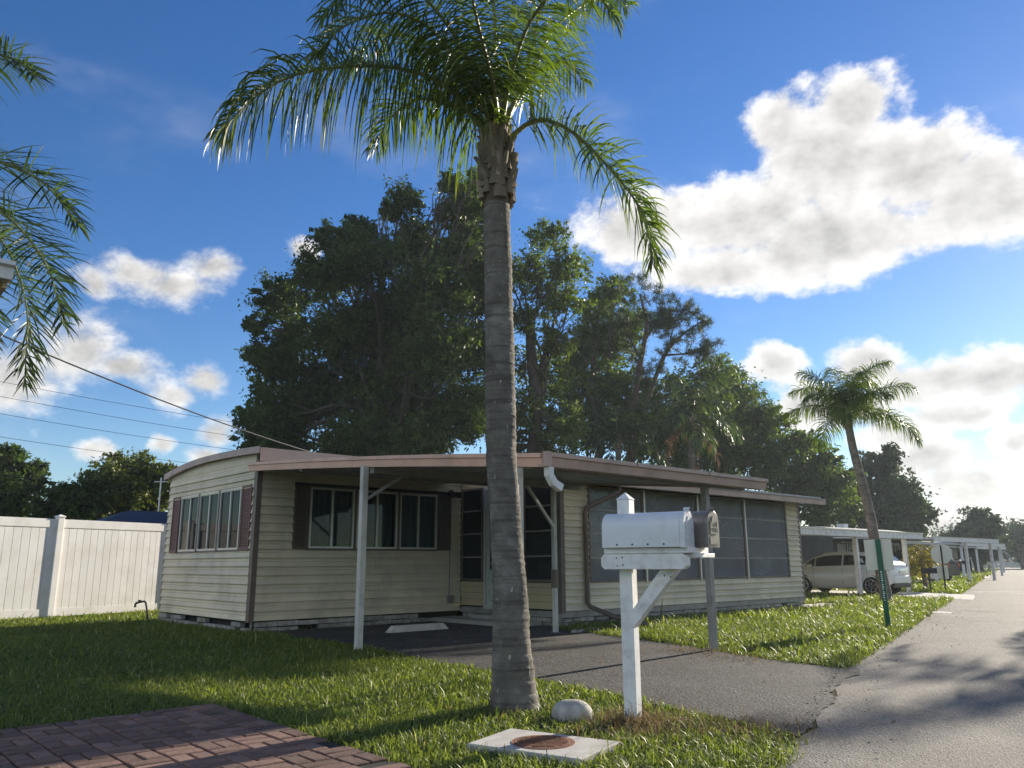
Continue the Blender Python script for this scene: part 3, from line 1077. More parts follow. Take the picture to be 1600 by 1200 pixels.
def blocks(facing, pos, a0, a1, ztop, skip=.1, h=.10, recess=.03):
    rows = max(1, int(ztop / h + .35))
    hh = ztop / rows
    for r_ in range(rows):
        a = a0 - (.2 if r_ % 2 else 0)
        while a < a1:
            ln = rb.choice((.39, .39, .4, .2)) if rows > 1 else rb.choice((.39, .4, .42, .3))
            b0, b1 = max(a, a0), min(a + ln - .012, a1)
            a += ln
            if b1 - b0 < .06 or rb.random() < (skip if r_ == rows - 1 else skip * .25):
                continue
            dd = rb.uniform(-.012, .012)
            q = pbox(facing, pos, b0, b1, -recess - .06 + dd, -recess + .035 + dd, r_ * hh, (r_ + 1) * hh - .01 - rb.uniform(0, .012))
            hb(q, 'block', 'block', sk)


blocks('u', UE, WL + .06, WB, ZB - .01, .25, .09, -.01)
blocks('w', WL, UE + .1, UA - .05, ZB - .005, .25, .09, -.01)
blocks('w', WA, UA + .08, UB, ZA - .11, .05, .08)
blocks('u', UA, WA + .08, WL - .1, ZA - .11, .06, .08)
# eave of the screen room
q = MB().box(UA - .14, UB + .42, WA - .47, WA + .35, 2.66, 2.70)
eave = hb(q, 'eave', 'ceil')
hb(MB().box(UA - .16, UB + .45, WA - .56, WA - .475, 2.545, 2.665), 'gutter', 'fascia2', eave)
hb(MB().box(UA - .14, UB + .45, WA - .59, WA - .45, 2.667, 2.69), 'roof_edge', 'roofgrey', eave)
hb(MB().box(UA - .1, UB + .3, WA - .05, WA - .03, 2.6, 2.655), 'light_trim', 'alu', eave)
q = MB()
q.add([(UA - .1, WA - .47, 2.705), (UB + .42, WA - .47, 2.705), (UB + .42, WL + .1, 2.93), (UA - .1, WL + .1, 2.93), (UA - .1, WA - .47, 2.735), (UB + .42, WA - .47, 2.735), (UB + .42, WL + .1, 2.96), (UA - .1, WL + .1, 2.96)],
      [(0, 3, 2, 1), (4, 5, 6, 7), (0, 1, 5, 4), (1, 2, 6, 5), (2, 3, 7, 6), (3, 0, 4, 7)])
hb(q, 'room_roof', 'roofgrey', eave)
# brown downspout on the front of the screen room
q = MB().tube([(11.72, WA - .48, 2.56), (11.72, WA - .46, 2.44), (11.18, WA - .10, 2.14), (11.16, WA - .085, 2.05), (11.18, WA - .085, .42), (11.2, WA - .11, .34), (11.32, WA - .62, .17), (11.42, WA - 1.25, .07)], [.045] * 8, 8)
hb(q, 'downspout', 'trim', smooth=False)
# flood light, conduit and socket box beside the inner corner
fl = hb(MB().tube([(10.27, WL - .02, 2.58), (10.27, WL - .09, 2.58)], .055, 12), 'flood_light', 'black')
for s in (-.07, .07):
    hb(MB().tube([(10.27 + s * .3, WL - .09, 2.57), (10.27 + s, WL - .2, 2.53), (10.27 + s * 1.25, WL - .25, 2.51)], [.02, .06, .07], 12), 'lamp_head', 'black', fl)
hb(MB().tube([(10.27, WL - .035, 2.52), (10.27, WL - .035, .5)], .011, 8), 'conduit', 'postgrey')
hb(MB().box(10.21, 10.32, WL - .09, WL - .026, .34, .5), 'socket_box', 'postgrey')
hb(MB().box(10.36, 10.5, WL - .10, WL - .026, .36, .48), 'socket_box', 'alu')

# concrete landing by the screen door, with a step
lan = thing('concrete_landing', uw(10.2, 12), 'low grey concrete landing below the screen room door', 'step', ROTZ)
MB().box(-.38, .36, -1.1, 1.3, 0, .085).build('slab', 'conc2', lan, bevel=.01)
MB().box(-.02, .36, -.5, .55, .086, .16).build('upper_step', 'conc2', lan, bevel=.01)
# wheel stop
wst = thing('wheel_stop', uw(8.28, 11.6), 'pale concrete wheel stop on the shaded drive by the long wall', 'wheel stop', ROTZ)
q = MB()
q.add([(-.62, -.09, 0), (.62, -.09, 0), (.62, .09, 0), (-.62, .09, 0), (-.52, -.05, .115), (.52, -.05, .115), (.52, .05, .115), (-.52, .05, .115)],
      [(0, 3, 2, 1), (4, 5, 6, 7), (0, 1, 5, 4), (1, 2, 6, 5), (2, 3, 7, 6), (3, 0, 4, 7)])
q.build('stop_bar', 'conc', wst, bevel=.012)
for s in (-.38, .38):
    MB().tube([(s, 0, .1), (s, 0, .122)], .014, 8).build('anchor_pin', 'rust', wst)
# edging stones where the drive meets the grass
rr = random.Random(9)
for i in range(7):
    o = rock('edging_stone', tuple(uw(9.86 + i * .10, 9.42 + .02 * i + rr.uniform(-.03, .03), .015)), rr.uniform(.045, .07), rr.uniform(.04, .06), rr.uniform(.03, .045), 40 + i, 'conc2')
    tag(o, 'small grey edging stone, ' + ('nearest', 'second', 'third', 'fourth', 'fifth', 'sixth', 'farthest')[i] + ' in the row starting at the inner carport post', 'stone', 'edging stones by the drive')

# ================================================================== CARPORT
cp = thing('carport', uw(5.68, 9.45), 'flat metal carport with pinkish tan fascia on slim posts over the drive', 'carport', ROTZ)
CO = (5.68, 9.45, 0)


def cb_(q, name, mat, parent=cp, **k):
    return q.build(name, mat, parent, off=CO, **k)


def cz(w):                                         # underside of roof, gently bowed
    t = (w - 6.0) / 7.35
    return 2.125 + .60 * t + .14 * t * (1 - t) * 1.0


CU0, CU1 = 5.90, 10.14
wsp = np.linspace(6.08, WL - .03, 12)
npan = 10
for i in range(npan):
    a0 = CU0 + (CU1 - CU0) * i / npan
    a1 = CU0 + (CU1 - CU0) * (i + 1) / npan
    q = MB()
    vs_, fs = [], []
    sec = [(a0 + .004, .075), (a0 + .02, .012), (a1 - .06, .012), (a1 - .045, .075), (a1 - .004, .075), (a1 - .004, .085), (a0 + .004, .085)]
    for w_ in wsp:
        vs_ += [(a, w_, cz(w_) + .02 + dz) for a, dz in sec]
    k = len(sec)
    for j in range(len(wsp) - 1):
        for t in range(k):
            fs.append((j * k + t, j * k + (t + 1) % k, (j + 1) * k + (t + 1) % k, (j + 1) * k + t))
    cb_(q.add(vs_, fs), 'roof_panel', 'ceil')
# side fascia, bowed, in two lengths with a seam
for (wa, wb) in ((6.0, 9.0), (9.006, WL - .02)):
    q = MB()
    vs_, fs = [], []
    for w_ in np.linspace(wa, wb, 9):
        z = cz(w_)
        vs_ += [(CU0 - .045, w_, z - .01), (CU0 - .06, w_, z + .085), (CU0 - .085, w_, z + .09), (CU0 - .085, w_, z + .135), (CU0 + .0, w_, z + .135), (CU0 + .0, w_, z - .01)]
    for j in range(8):
        for t in range(6):
            fs.append((j * 6 + t, j * 6 + (t + 1) % 6, (j + 1) * 6 + (t + 1) % 6, (j + 1) * 6 + t))
    fs += [tuple(range(6))[::-1], tuple(48 + t for t in range(6))]
    cb_(q.add(vs_, fs), 'side_fascia', 'fascia')
z6 = cz(6.0)
prof = [(5.95, z6 - .005), (5.93, z6 + .09), (5.90, z6 + .095), (5.90, z6 + .14), (6.07, z6 + .14), (6.07, z6 - .005)]
gut = cb_(MB().extr(prof, CU0 - .05, CU1 + .05, 'x'), 'front_gutter', 'fascia2')
for k in range(2):
    a = CU0 + 1.4 + k * 1.45
    cb_(MB().box(a, a + .012, 5.894, 5.8995, z6 + .095, z6 + .14), 'gutter_seam', 'trim', gut)
cb_(MB().box(CU0 - .088, CU0 - .02, 5.885, 5.955, z6 - .01, z6 + .145), 'corner_cap', 'fascia2')
# right-hand end cap of the roof
q = MB()
vs_, fs = [], []
for w_ in np.linspace(6.08, WA - .6, 6):
    z = cz(w_)
    vs_ += [(CU1 + .002, w_, z), (CU1 + .03, w_, z), (CU1 + .03, w_, z + .13), (CU1 + .002, w_, z + .13)]
for j in range(5):
    for t in range(4):
        fs.append((j * 4 + t, j * 4 + (t + 1) % 4, (j + 1) * 4 + (t + 1) % 4, (j + 1) * 4 + t))
cb_(q.add(vs_, fs), 'end_fascia', 'fascia2')
# cross beams
cb_(MB().box(CU0 + .02, CU1 - .02, 9.40, 9.50, cz(9.45) - .09, cz(9.45) + .015), 'beam', 'postgrey')
cb_(MB().box(CU0 + .02, CU1 - .02, 6.24, 6.33, cz(6.3) - .03, cz(6.3) + .015), 'beam', 'postgrey')
cb_(MB().box(CU0 + .02, CU1 - .02, 11.5, 11.58, cz(11.5) - .04, cz(11.5) + .015), 'beam', 'postgrey')


def cpost(a, b, zt, mat, s=.075):
    q = MB().box(a - s / 2, a + s / 2, b - s / 2, b + s / 2, 0, zt)
    p = cb_(q, 'post', mat, bevel=.004)
    cb_(MB().box(a - s * .8, a + s * .8, b - s * .8, b + s * .8, .0, .018), 'base_plate', 'postgrey', p)
    return p


p1 = cpost(5.80, 9.45, cz(9.45) - .005, 'postmat', .085)
p2 = cpost(9.69, 9.68, cz(9.68) - .04, 'postmat', .07)
cb_(MB().box(9.645, 9.735, 9.635, 9.725, .72, 1.02), 'dark_middle', 'trim', p2)  # brown box makes the middle of this post darker
p3 = cpost(9.19, 6.285, cz(6.285) - .03, 'postgrey', .085)
p4 = cpost(5.76, 6.285, cz(6.285) - .03, 'postmat', .08)
cb_(MB().bar((5.83, 9.45, 1.98), (6.55, 9.45, cz(9.45) - .03), .035, .035), 'brace', 'postgrey')
cb_(MB().bar((9.66, 9.66, 1.72), (8.85, 9.50, cz(9.5) - .03), .035, .05), 'brace', 'postmat')
# white gutter elbow at the corner
q = MB()
el = [(CU0 + .03, 5.985, z6 - .0), (CU0 + .03, 5.985, z6 - .09), (CU0 + .09, 5.985, z6 - .17), (CU0 + .2, 5.985, z6 - .22)]
vs_, fs = [], []
for i, p in enumerate(el):
    hw = .035
    nx, nz = ((1, 0), (.95, .3), (.7, .7), (.45, .9))[i]
    vs_ += [(p[0] - nx * .04, p[1] - hw, p[2] - nz * .04), (p[0] + nx * .04, p[1] - hw, p[2] + nz * .04), (p[0] + nx * .04, p[1] + hw, p[2] + nz * .04), (p[0] - nx * .04, p[1] + hw, p[2] - nz * .04)]
for j in range(3):
    for t in range(4):
        fs.append((j * 4 + t, j * 4 + (t + 1) % 4, (j + 1) * 4 + (t + 1) % 4, (j + 1) * 4 + t))
cb_(q.add(vs_, fs), 'downspout_elbow', 'white', gut)

# ================================================================== FENCE
FAZ = rad(30)
FD = np.array([math.sin(FAZ), math.cos(FAZ), 0])
F0 = np.array([-10.22, 18.14, 0])
fen = thing('vinyl_fence', F0, 'tall white vinyl privacy fence along the back lawn', 'fence', math.pi / 2 - FAZ)
FH = 2.16


def fbox(*a):
    return MB().box(*a)


bays = [(-5.35, -2.72), (-2.72, -.0), (0.0, 2.92), (2.92, 5.7), (5.7, 8.4)]
for t in (-5.35, -2.72, 0, 2.92, 5.7, 8.4):
    p = fbox(t - .07, t + .07, -.07, .07, 0, FH + .03).build('post', 'vinyl', fen, bevel=.006)
    MB().add([(t - .085, -.085, FH + .031), (t + .085, -.085, FH + .031), (t + .085, .085, FH + .031), (t - .085, .085, FH + .031), (t - .085, -.085, FH + .055), (t + .085, -.085, FH + .055), (t + .085, .085, FH + .055), (t - .085, .085, FH + .055), (t, 0, FH + .10)],
             [(0, 3, 2, 1), (0, 1, 5, 4), (1, 2, 6, 5), (2, 3, 7, 6), (3, 0, 4, 7), (4, 5, 8), (5, 6, 8), (6, 7, 8), (7, 4, 8)]).build('post_cap', 'vinyl', p)
for (a, b) in bays:
    a, b = a + .072, b - .072
    fbox(a, b, -.028, .028, FH - .2, FH - .01).build('top_rail', 'vinyl', fen, bevel=.004)
    fbox(a, b, -.028, .028, .03, .2).build('bottom_rail', 'vinyl', fen, bevel=.004)
    n = round((b - a) / .178)
    for k in range(n):
        x0, x1 = a + (b - a) * k / n, a + (b - a) * (k + 1) / n
        fbox(x0 + .004, x1 - .004, -.013, .013, .201, FH - .201).build('board', 'vinyl', fen, bevel=.004)
    fbox(a, b, -.004, .004, .2, FH - .2).build('board_tongue', 'vinyl', fen)

# bent black standpipe on the lawn by the end wall
sp = thing('garden_standpipe', (-7.55, 17.1, 0), 'thin bent black standpipe with a tap on the lawn by the end wall', 'standpipe')
MB().tube([(0, 0, 0), (-.1, .02, .36), (-.13, .02, .395), (-.3, .05, .36)], .02, 8).build('pipe', 'black', sp)
MB().tube([(-.3, .05, .37), (-.33, .05, .33), (-.33, .05, .27)], .024, 8).build('spout', 'black', sp)
MB().box(-.27, -.21, .02, .06, .39, .42).build('tap_handle', 'black', sp)

# ================================================================== MAILBOX POST
MD = math.atan2(RP[1], RP[0])                      # mailboxes point across the road edge
mpost = thing('mailbox_post', (.85, 6.03, 0), 'white timber mailbox post with arm and diagonal brace', 'mailbox post', MD)
PW = .098
MB().box(-PW / 2, PW / 2, -PW / 2, PW / 2, 0, 1.585).build('post', 'white', mpost, bevel=.004)
h_ = PW / 2 + .006
MB().add([(-h_, -h_, 1.586), (h_, -h_, 1.586), (h_, h_, 1.586), (-h_, h_, 1.586), (0, 0, 1.64)], [(0, 3, 2, 1), (0, 1, 4), (1, 2, 4), (2, 3, 4), (3, 0, 4)]).build('pyramid_cap', 'white', mpost)
ARM0, ARM1, AY = -.15, .50, -PW / 2
q = MB()
a_z0, a_z1, ch_ = 1.075, 1.185, .025
q.extr([(ARM0 + ch_, a_z0), (ARM1 - ch_, a_z0), (ARM1, a_z0 + ch_), (ARM1, a_z1 - ch_), (ARM1 - ch_, a_z1), (ARM0 + ch_, a_z1), (ARM0, a_z1 - ch_), (ARM0, a_z0 + ch_)], AY - .092, AY - .002, 'y')
q.build('arm', 'white', mpost, bevel=.004)
q = MB()
q.extr([(PW / 2 - .005, .66), (PW / 2 - .005, .79), (.27, 1.073), (.40, 1.073)], -.045, .045, 'y')
q.build('brace', 'white', mpost, bevel=.003)
MB().box(-.12, .52, AY - .10, .30, 1.1865, 1.225).build('shelf_plank', 'white', mpost, bevel=.003)
MB().box(.12, .56, -.02, .32, 1.155, 1.185).build('shelf_support', 'white', mpost, bevel=.003)


for (sx, sz) in ((-.02, 1.10), (.02, 1.16), (-.025, 1.155), (.025, 1.105)):
    MB().tube([(sx, AY - .0915, sz), (sx, AY - .0945, sz)], .006, 8).build('screw', 'rust', mpost)
for sx in (.30, .345):
    MB().tube([(sx, -.0448, 1.03 - (sx - .3) * .2), (sx, -.048, 1.03 - (sx - .3) * .2)], .006, 8).build('screw', 'rust', mpost)


def mailbox(name, label, lx, ly, z0, L_, Wd, Ht, mat, rz=0.0):
    c = np.array([.85, 6.03, 0]) + np.array([math.cos(MD) * lx - math.sin(MD) * ly, math.sin(MD) * lx + math.cos(MD) * ly, z0])
    t = thing(name, c, label, 'mailbox', MD + rz, 'mailboxes on the white post')
    hw = Wd / 2
    zc = Ht - hw
    sec = [(-hw, 0), (hw, 0)] + [(hw * math.cos(a), zc + hw * math.sin(a)) for a in np.linspace(0, math.pi, 17)]
    n = len(sec)
    vs2 = [(x, y, z) for x in (-L_ / 2, L_ / 2) for y, z in sec]
    ob = MB().add(vs2, [tuple(range(n))[::-1]] + [(i, (i + 1) % n, n + (i + 1) % n, n + i) for i in range(n)] + [tuple(range(n, 2 * n))])
    body = ob.build('body', mat, t, bevel=.004)
    # door: rimmed end with ribs
    g = 1.035
    sd = [(y * g, (z - Ht / 2) * g + Ht / 2) for y, z in sec]
    vs2 = [(x, y, z) for x in (L_ / 2 + .001, L_ / 2 + .03) for y, z in sd]
    door = MB().add(vs2, [tuple(range(n))[::-1]] + [(i, (i + 1) % n, n + (i + 1) % n, n + i) for i in range(n)] + [tuple(range(n, 2 * n))]).build('door', mat, t, bevel=.004)
    xf = L_ / 2 + .031
    q = MB()
    q.box(xf, xf + .004, -hw * .72, hw * .72, .02, .075)
    q.box(xf, xf + .005, -hw * .62, hw * .62, Ht * .36, Ht * .40)
    q.box(xf, xf + .005, -hw * .62, hw * .62, Ht * .52, Ht * .55)
    q.box(xf, xf + .005, -hw * .62, -hw * .56, Ht * .40, Ht * .70)
    q.box(xf, xf + .005, hw * .56, hw * .62, Ht * .40, Ht * .70)
    q.build('door_relief', mat, door)
    q = MB()
    # raised bird emblem: curved wing strokes
    for k in range(5):
        a0 = .5 + k * .28
        q.bar((xf + .003, -hw * .45 + k * hw * .16, Ht * (.60 + .03 * k)), (xf + .003, -hw * .05 + k * hw * .12, Ht * (.86 - .03 * k)), .004, .012)
    q.build('eagle_emblem', mat, door)
    q = MB()
    MB().tube([(xf + .0, 0, Ht - .004), (xf + .01, 0, Ht + .016), (xf - .03, 0, Ht + .014)], .012, 8).build('latch', mat, door)
    for k in range(4):
        x = -L_ / 2 + L_ * (.2 + k * .2)
        MB().tube([(x, -hw - .002, .022), (x, -hw + .002, .022)], .007, 8).build('rivet', 'black', body)
    return t, door, xf


m1, d1, xf = mailbox('mailbox', 'large white enamel mailbox on the near side of the white post', .185, AY - .04, 1.227, .60, .205, .25, 'mailwhite', rad(-1))
q = MB()
for k in range(9):                                  # worn embossed lettering line, unreadable
    q.box(xf + .0041, xf + .006, -.075 + k * .0165, -.066 + k * .0165, .032, .032 + (.03 if k % 3 else .022))
q.build('embossed_lettering', 'mailwhite', d1)
m2, d2, xf = mailbox('mailbox', 'bronze brown mailbox behind the large white mailbox', .33, .175, 1.227, .52, .19, .26, 'bronze', rad(-7))

# ================================================================== STREET SIGNS
# green marker post with a rectangular sign seen from behind
gp = thing('marker_post', (6.39, 14.09, 0), 'slim green marker post at the road edge carrying a pale rectangular sign', 'sign post', -math.atan2(RD[0], RD[1]))
gp.rotation_euler = (0, rad(-1.2), -math.atan2(RD[0], RD[1]))
MB().box(-.043, .043, -.05, -.018, 0, 1.50).build('post', 'green', gp, bevel=.006)
MB().box(-.23, .21, -.015, -.004, .98, 1.50).build('sign_plate', 'signwhite', gp, bevel=.002)
q = MB()
for k in range(14):
    q.box(-.018, .014 - .006 * (k % 3), -.0525, -.0505, .47 + k * .036, .47 + k * .036 + (.022 if k % 4 else .012))
q.build('worn_white_lettering', 'white', gp)

ss = thing('stop_sign', (16.9, 32.02, 0), 'grey back of an octagonal stop sign on a thin dark post', 'stop sign', -math.atan2(RD[0], RD[1]))
MB().box(-.03, .03, -.05, -.01, 0, 1.74).build('post', 'black', ss)
q = MB()
q.extr([(.40 * math.cos(rad(22.5 + 45 * k)), 1.40 + .40 * math.sin(rad(22.5 + 45 * k))) for k in range(8)], -.008, -.002, 'y')
q.build('octagon_plate', 'signback', ss)
MB().box(-.22, .16, -.008, -.003, .45, .97).build('lower_plate', 'signwhite', ss)


def small_mailbox(loc, label, rz, mat='black', h=1.0):
    t = thing('mailbox', loc, label, 'mailbox', rz)
    MB().box(-.03, .03, -.03, .03, 0, h).build('post', mat, t)
    hw = .09
    sec = [(-hw, h + .001), (hw, h + .001)] + [(hw * math.cos(a), h + .12 + hw * math.sin(a)) for a in np.linspace(0, math.pi, 9)]
    MB().extr(sec, -.27, .27, 'x').build('body', mat, t)
    MB().extr([(y * 1.05, (z - h - .1) * 1.05 + h + .1) for y, z in sec], .271, .29, 'x').build('door', mat, t)
    return t


small_mailbox((16.1, 31.6, 0), 'black mailbox beside the stop sign', MD, h=.66)
small_mailbox((29.3, 52.6, 0), 'dark mailbox further along the verge past the stop sign', MD, h=.95)


# ================================================================== CAR
def make_car():
    """five door hatchback; local x forward, y left; nose towards +W"""
    car = thing('parked_car', uw(28.95, 13.95), 'small white hatchback parked under the next carport', 'car', ROTZ + math.pi / 2)
    # stations: x, z bottom, z belt, z roof, half width (sill), half width belt, half width roof
    st = [(-1.98, .42, .86, .90, .56, .60, .50), (-1.93, .30, .92, 1.02, .72, .74, .56), (-1.80, .26, .96, 1.13, .80, .81, .57), (-1.55, .22, .98, 1.31, .83, .83, .58),
          (-1.2, .2, .97, 1.41, .84, .845, .60), (-.6, .19, .95, 1.475, .845, .85, .61), (0, .19, .93, 1.49, .845, .85, .61), (.45, .19, .92, 1.45, .845, .85, .61),
          (.85, .19, .91, 1.33, .84, .845, .60), (1.25, .2, .90, 1.08, .83, .83, .62), (1.5, .21, .89, .95, .82, .81, .64), (1.75, .24, .80, .84, .78, .76, .60), (1.95, .30, .66, .69, .68, .66, .5), (2.05, .36, .56, .58, .5, .5, .4)]
    vs_, fs = [], []
    K = None
    for (x, zb, zl, zr, wb, wl, wr) in st:
        half = [(0, zb), (wb * .8, zb), (wb, zb + .1), (wl * 1.01, (zb + zl) / 2), (wl, zl), (wl * .97 if zr - zl > .1 else wl * .96, zl + min(.03, (zr - zl) * .4)),
                (wr + (wl - wr) * .12, zr - (zr - zl) * .12), (wr * .8, zr - .012), (0, zr)]
        ring = half + [(-a, b) for a, b in half[-2:0:-1]]
        K = len(ring)
        vs_ += [(x, a, b) for a, b in ring]
    for i in range(len(st) - 1):
        for k in range(K):
            fs.append((i * K + k, i * K + (k + 1) % K, (i + 1) * K + (k + 1) % K, (i + 1) * K + k))
    fs += [tuple(range(K))[::-1], tuple((len(st) - 1) * K + k for k in range(K))]
    body = MB().add(vs_, fs).build('body', 'carpaint', car, smooth=True)

    def sidept(x, f_, s, out=.006):
        """point on the greenhouse side: f_ 0 = belt, 1 = roof edge"""
        for (a, b) in zip(st[:-1], st[1:]):
            if a[0] <= x <= b[0]:
                t = (x - a[0]) / (b[0] - a[0])
                m = [a[i] + (b[i] - a[i]) * t for i in range(7)]
                z0, z1 = m[2] + .03, m[3] - (m[3] - m[2]) * .12
                y0, y1 = m[5] * .97, m[6] + (m[5] - m[6]) * .12
                return (x, s * (y0 + (y1 - y0) * f_ + out), z0 + (z1 - z0) * f_)
    for s in (1, -1):
        for (xa, xb) in ((-1.12, -.32), (-.26, .72), (.78, 1.12), (-1.5, -1.2)):
            n = 6
            vs2 = []
            for k in range(n + 1):
                x = xa + (xb - xa) * k / n
                vs2.append(sidept(x, .06, s))
                vs2.append(sidept(x, .86, s))
            MB().add(vs2, [(2 * k, 2 * k + 2, 2 * k + 3, 2 * k + 1) for k in range(n)]).build('side_window', 'cglass', car, smooth=True)
        for xh in (-1.02, .0):
            MB().box(xh, xh + .17, s * .857 - .008, s * .857 + .008, .80, .835).build('door_handle', 'carpaint', car)
        for xd in (-1.16, -.29, .80):
            MB().box(xd - .004, xd + .004, s * .846 - .008, s * .846 + .009, .32, .90).build('door_gap', 'black', car)
        MB().box(.80, .98, s * .93 - .07, s * .93 + .07, .92, 1.04).build('wing_mirror', 'carpaint', car, bevel=.03)
        q = MB()
        q.add([(-1.955, s * .60, .78), (-1.86, s * .77, .80), (-1.84, s * .76, 1.0), (-1.93, s * .62, 1.02), (-1.975, s * .60, .78), (-1.875, s * .80, .80), (-1.85, s * .79, 1.0), (-1.955, s * .62, 1.02)],
              [(0, 1, 2, 3), (4, 5, 6, 7), (0, 1, 5, 4), (1, 2, 6, 5), (2, 3, 7, 6), (3, 0, 4, 7)])
        q.build('tail_light', 'red', car)
        MB().tube([(1.82, s * .62, .72), (1.93, s * .56, .70)], [.09, .08], 10).build('headlight', 'rim', car)
        for xw in (-1.28, 1.24):
            wh = MB().tube([(xw, s * .66, .31), (xw, s * .72, .31), (xw, s * .84, .31), (xw, s * .855, .31)], [.29, .31, .31, .285], 28).build('wheel', 'tyre', car)
            q = MB()
            for k in range(7):
                a = 2 * math.pi * k / 7
                q.bar((xw + .03 * math.cos(a), s * .865, .31 + .03 * math.sin(a)), (xw + .205 * math.cos(a + .25), s * .86, .31 + .205 * math.sin(a + .25)), .016, .05, up=(0, 1, 0))
            nn = 24
            vs2, fs2 = [], []
            for k in range(nn):
                a = 2 * math.pi * k / nn
                for r_, y in ((.195, .858), (.215, .858), (.215, .868), (.195, .868)):
                    vs2.append((xw + r_ * math.cos(a), s * y, .31 + r_ * math.sin(a)))
                for t in range(4):
                    fs2.append((k * 4 + t, k * 4 + (t + 1) % 4, ((k + 1) % nn) * 4 + (t + 1) % 4, ((k + 1) % nn) * 4 + t))
            q.add(vs2, fs2)
            q.build('rim', 'rim', wh)
            nn = 20
            q = MB()
            vs2 = []
            for k in range(nn + 1):
                a = math.pi * (k / nn) * 1.16 - .25
                vs2 += [(xw + .325 * math.cos(a), s * .842, .31 + .325 * math.sin(a)), (xw + .365 * math.cos(a), s * .8475, .31 + .365 * math.sin(a))]
            q.add(vs2, [(2 * k, 2 * k + 2, 2 * k + 3, 2 * k + 1) for k in range(nn)]).build('wheel_arch', 'black', car)
    # rear window, rear bumper, plate, windscreen
    MB().add([(-1.965, .50, .97), (-1.965, -.50, .97), (-1.60, -.50, 1.31), (-1.60, .50, 1.31)], [(0, 1, 2, 3)]).build('rear_window', 'cglass', car)
    MB().add([(1.24, .66, 1.06), (1.24, -.66, 1.06), (.56, -.57, 1.43), (.56, .57, 1.43)], [(0, 1, 2, 3)]).build('windscreen', 'cglass', car)
    MB().box(-2.03, -1.90, -.62, .62, .40, .64).build('rear_bumper', 'carpaint', car, bevel=.04)
    MB().box(-2.0, -1.84, -.70, .70, .24, .39).build('bumper_skirt', 'black', car, bevel=.03)
    MB().box(-2.012, -1.995, -.16, .16, .70, .80).build('number_plate', 'signwhite', car)


make_car()


# ================================================================== NEIGHBOURING CARPORTS AND HOMES
def neighbour(u0, u1, wf, wb, zf, label_c, label_h, posts, roofmat, wall='wallpale', wins=4, houselen=None):
    t = thing('carport', uw(u0, wf), label_c, 'carport', ROTZ)
    off = (u0, wf, 0)
    B_ = lambda q, n, m, p=t, **k: q.build(n, m, p, off=off, **k)
    slope = .035
    q = MB()
    q.add([(u0, wf, zf), (u1, wf, zf), (u1, wb, zf + slope * (wb - wf)), (u0, wb, zf + slope * (wb - wf)), (u0, wf, zf + .06), (u1, wf, zf + .06), (u1, wb, zf + .06 + slope * (wb - wf)), (u0, wb, zf + .06 + slope * (wb - wf))],
          [(0, 3, 2, 1), (4, 5, 6, 7), (0, 1, 5, 4), (1, 2, 6, 5), (2, 3, 7, 6), (3, 0, 4, 7)])
    B_(q, 'roof_deck', 'white')
    B_(MB().box(u0 - .05, u1 + .05, wf - .10, wf - .01, zf - .10, zf + .09), 'fascia', 'white')
    B_(MB().box(u0 - .06, u1 + .06, wf - .14, wf - .005, zf + .10, zf + .135), 'gutter_lip', 'alu')
    for (a, b) in posts:
        p = B_(MB().box(a - .07, a + .07, b - .07, b + .07, 0, zf - .11), 'post', 'white')
        B_(MB().box(a - .09, a + .09, b - .09, b + .09, 0, .05), 'foot', 'white', p)
    B_(MB().box(posts[0][0], posts[-1][0], posts[0][1] - .05, posts[0][1] + .05, zf - .105, zf - .005), 'beam', 'white')
    hl = houselen or (u1 - u0)
    h = thing('mobile_home', uw(u0, wb), label_h, 'house', ROTZ)
    off2 = (u0, wb, 0)
    H_ = lambda q, n, m, p=h, **k: q.build(n, m, p, off=off2, **k)
    H_(MB().box(u0, u0 + hl, wb + .05, wb + 4.2, .0, 2.75), 'wall', wall)
    ww_ = np.linspace(wb - .15, wb + 4.5, 9)
    pr = [(a, 2.98 + .22 * (1 - ((a - wb - 2.1) / 2.3) ** 2)) for a in ww_] + [(a, 2.76 + .1 * (1 - ((a - wb - 2.1) / 2.3) ** 2)) for a in ww_[::-1]]
    rf = H_(MB().extr(pr, u0 - .2, u0 + hl + .2, 'x'), 'roof', roofmat)
    H_(MB().box(u0 + hl * .42, u0 + hl * .42 + .5, wb + 1.2, wb + 1.7, 3.1, 3.42), 'roof_vent', 'white', rf)
    for k in range(wins):
        a = u0 + hl * (k + .35) / wins
        fr = H_(frame('w', wb + .05, a, a + 1.3, .75, 2.25, .06, -.02, .03), 'window', 'white')
        H_(pbox('w', wb + .05, a + .061, a + 1.239, .0, .006, .811, 2.189), 'pane', 'cglass', fr)
        H_(pbox('w', wb + .05, a + .63, a + .67, .007, .02, .811, 2.189), 'sash_bar', 'white', fr)
    dd = H_(pbox('w', wb + .05, u0 + hl * .06, u0 + hl * .06 + .95, .0, .03, .05, 2.15), 'door', 'wallpale')
    H_(pbox('w', wb + .05, u0 + hl * .06 + .1, u0 + hl * .06 + .16, .031, .08, 1.0, 1.1), 'handle', 'black', dd)


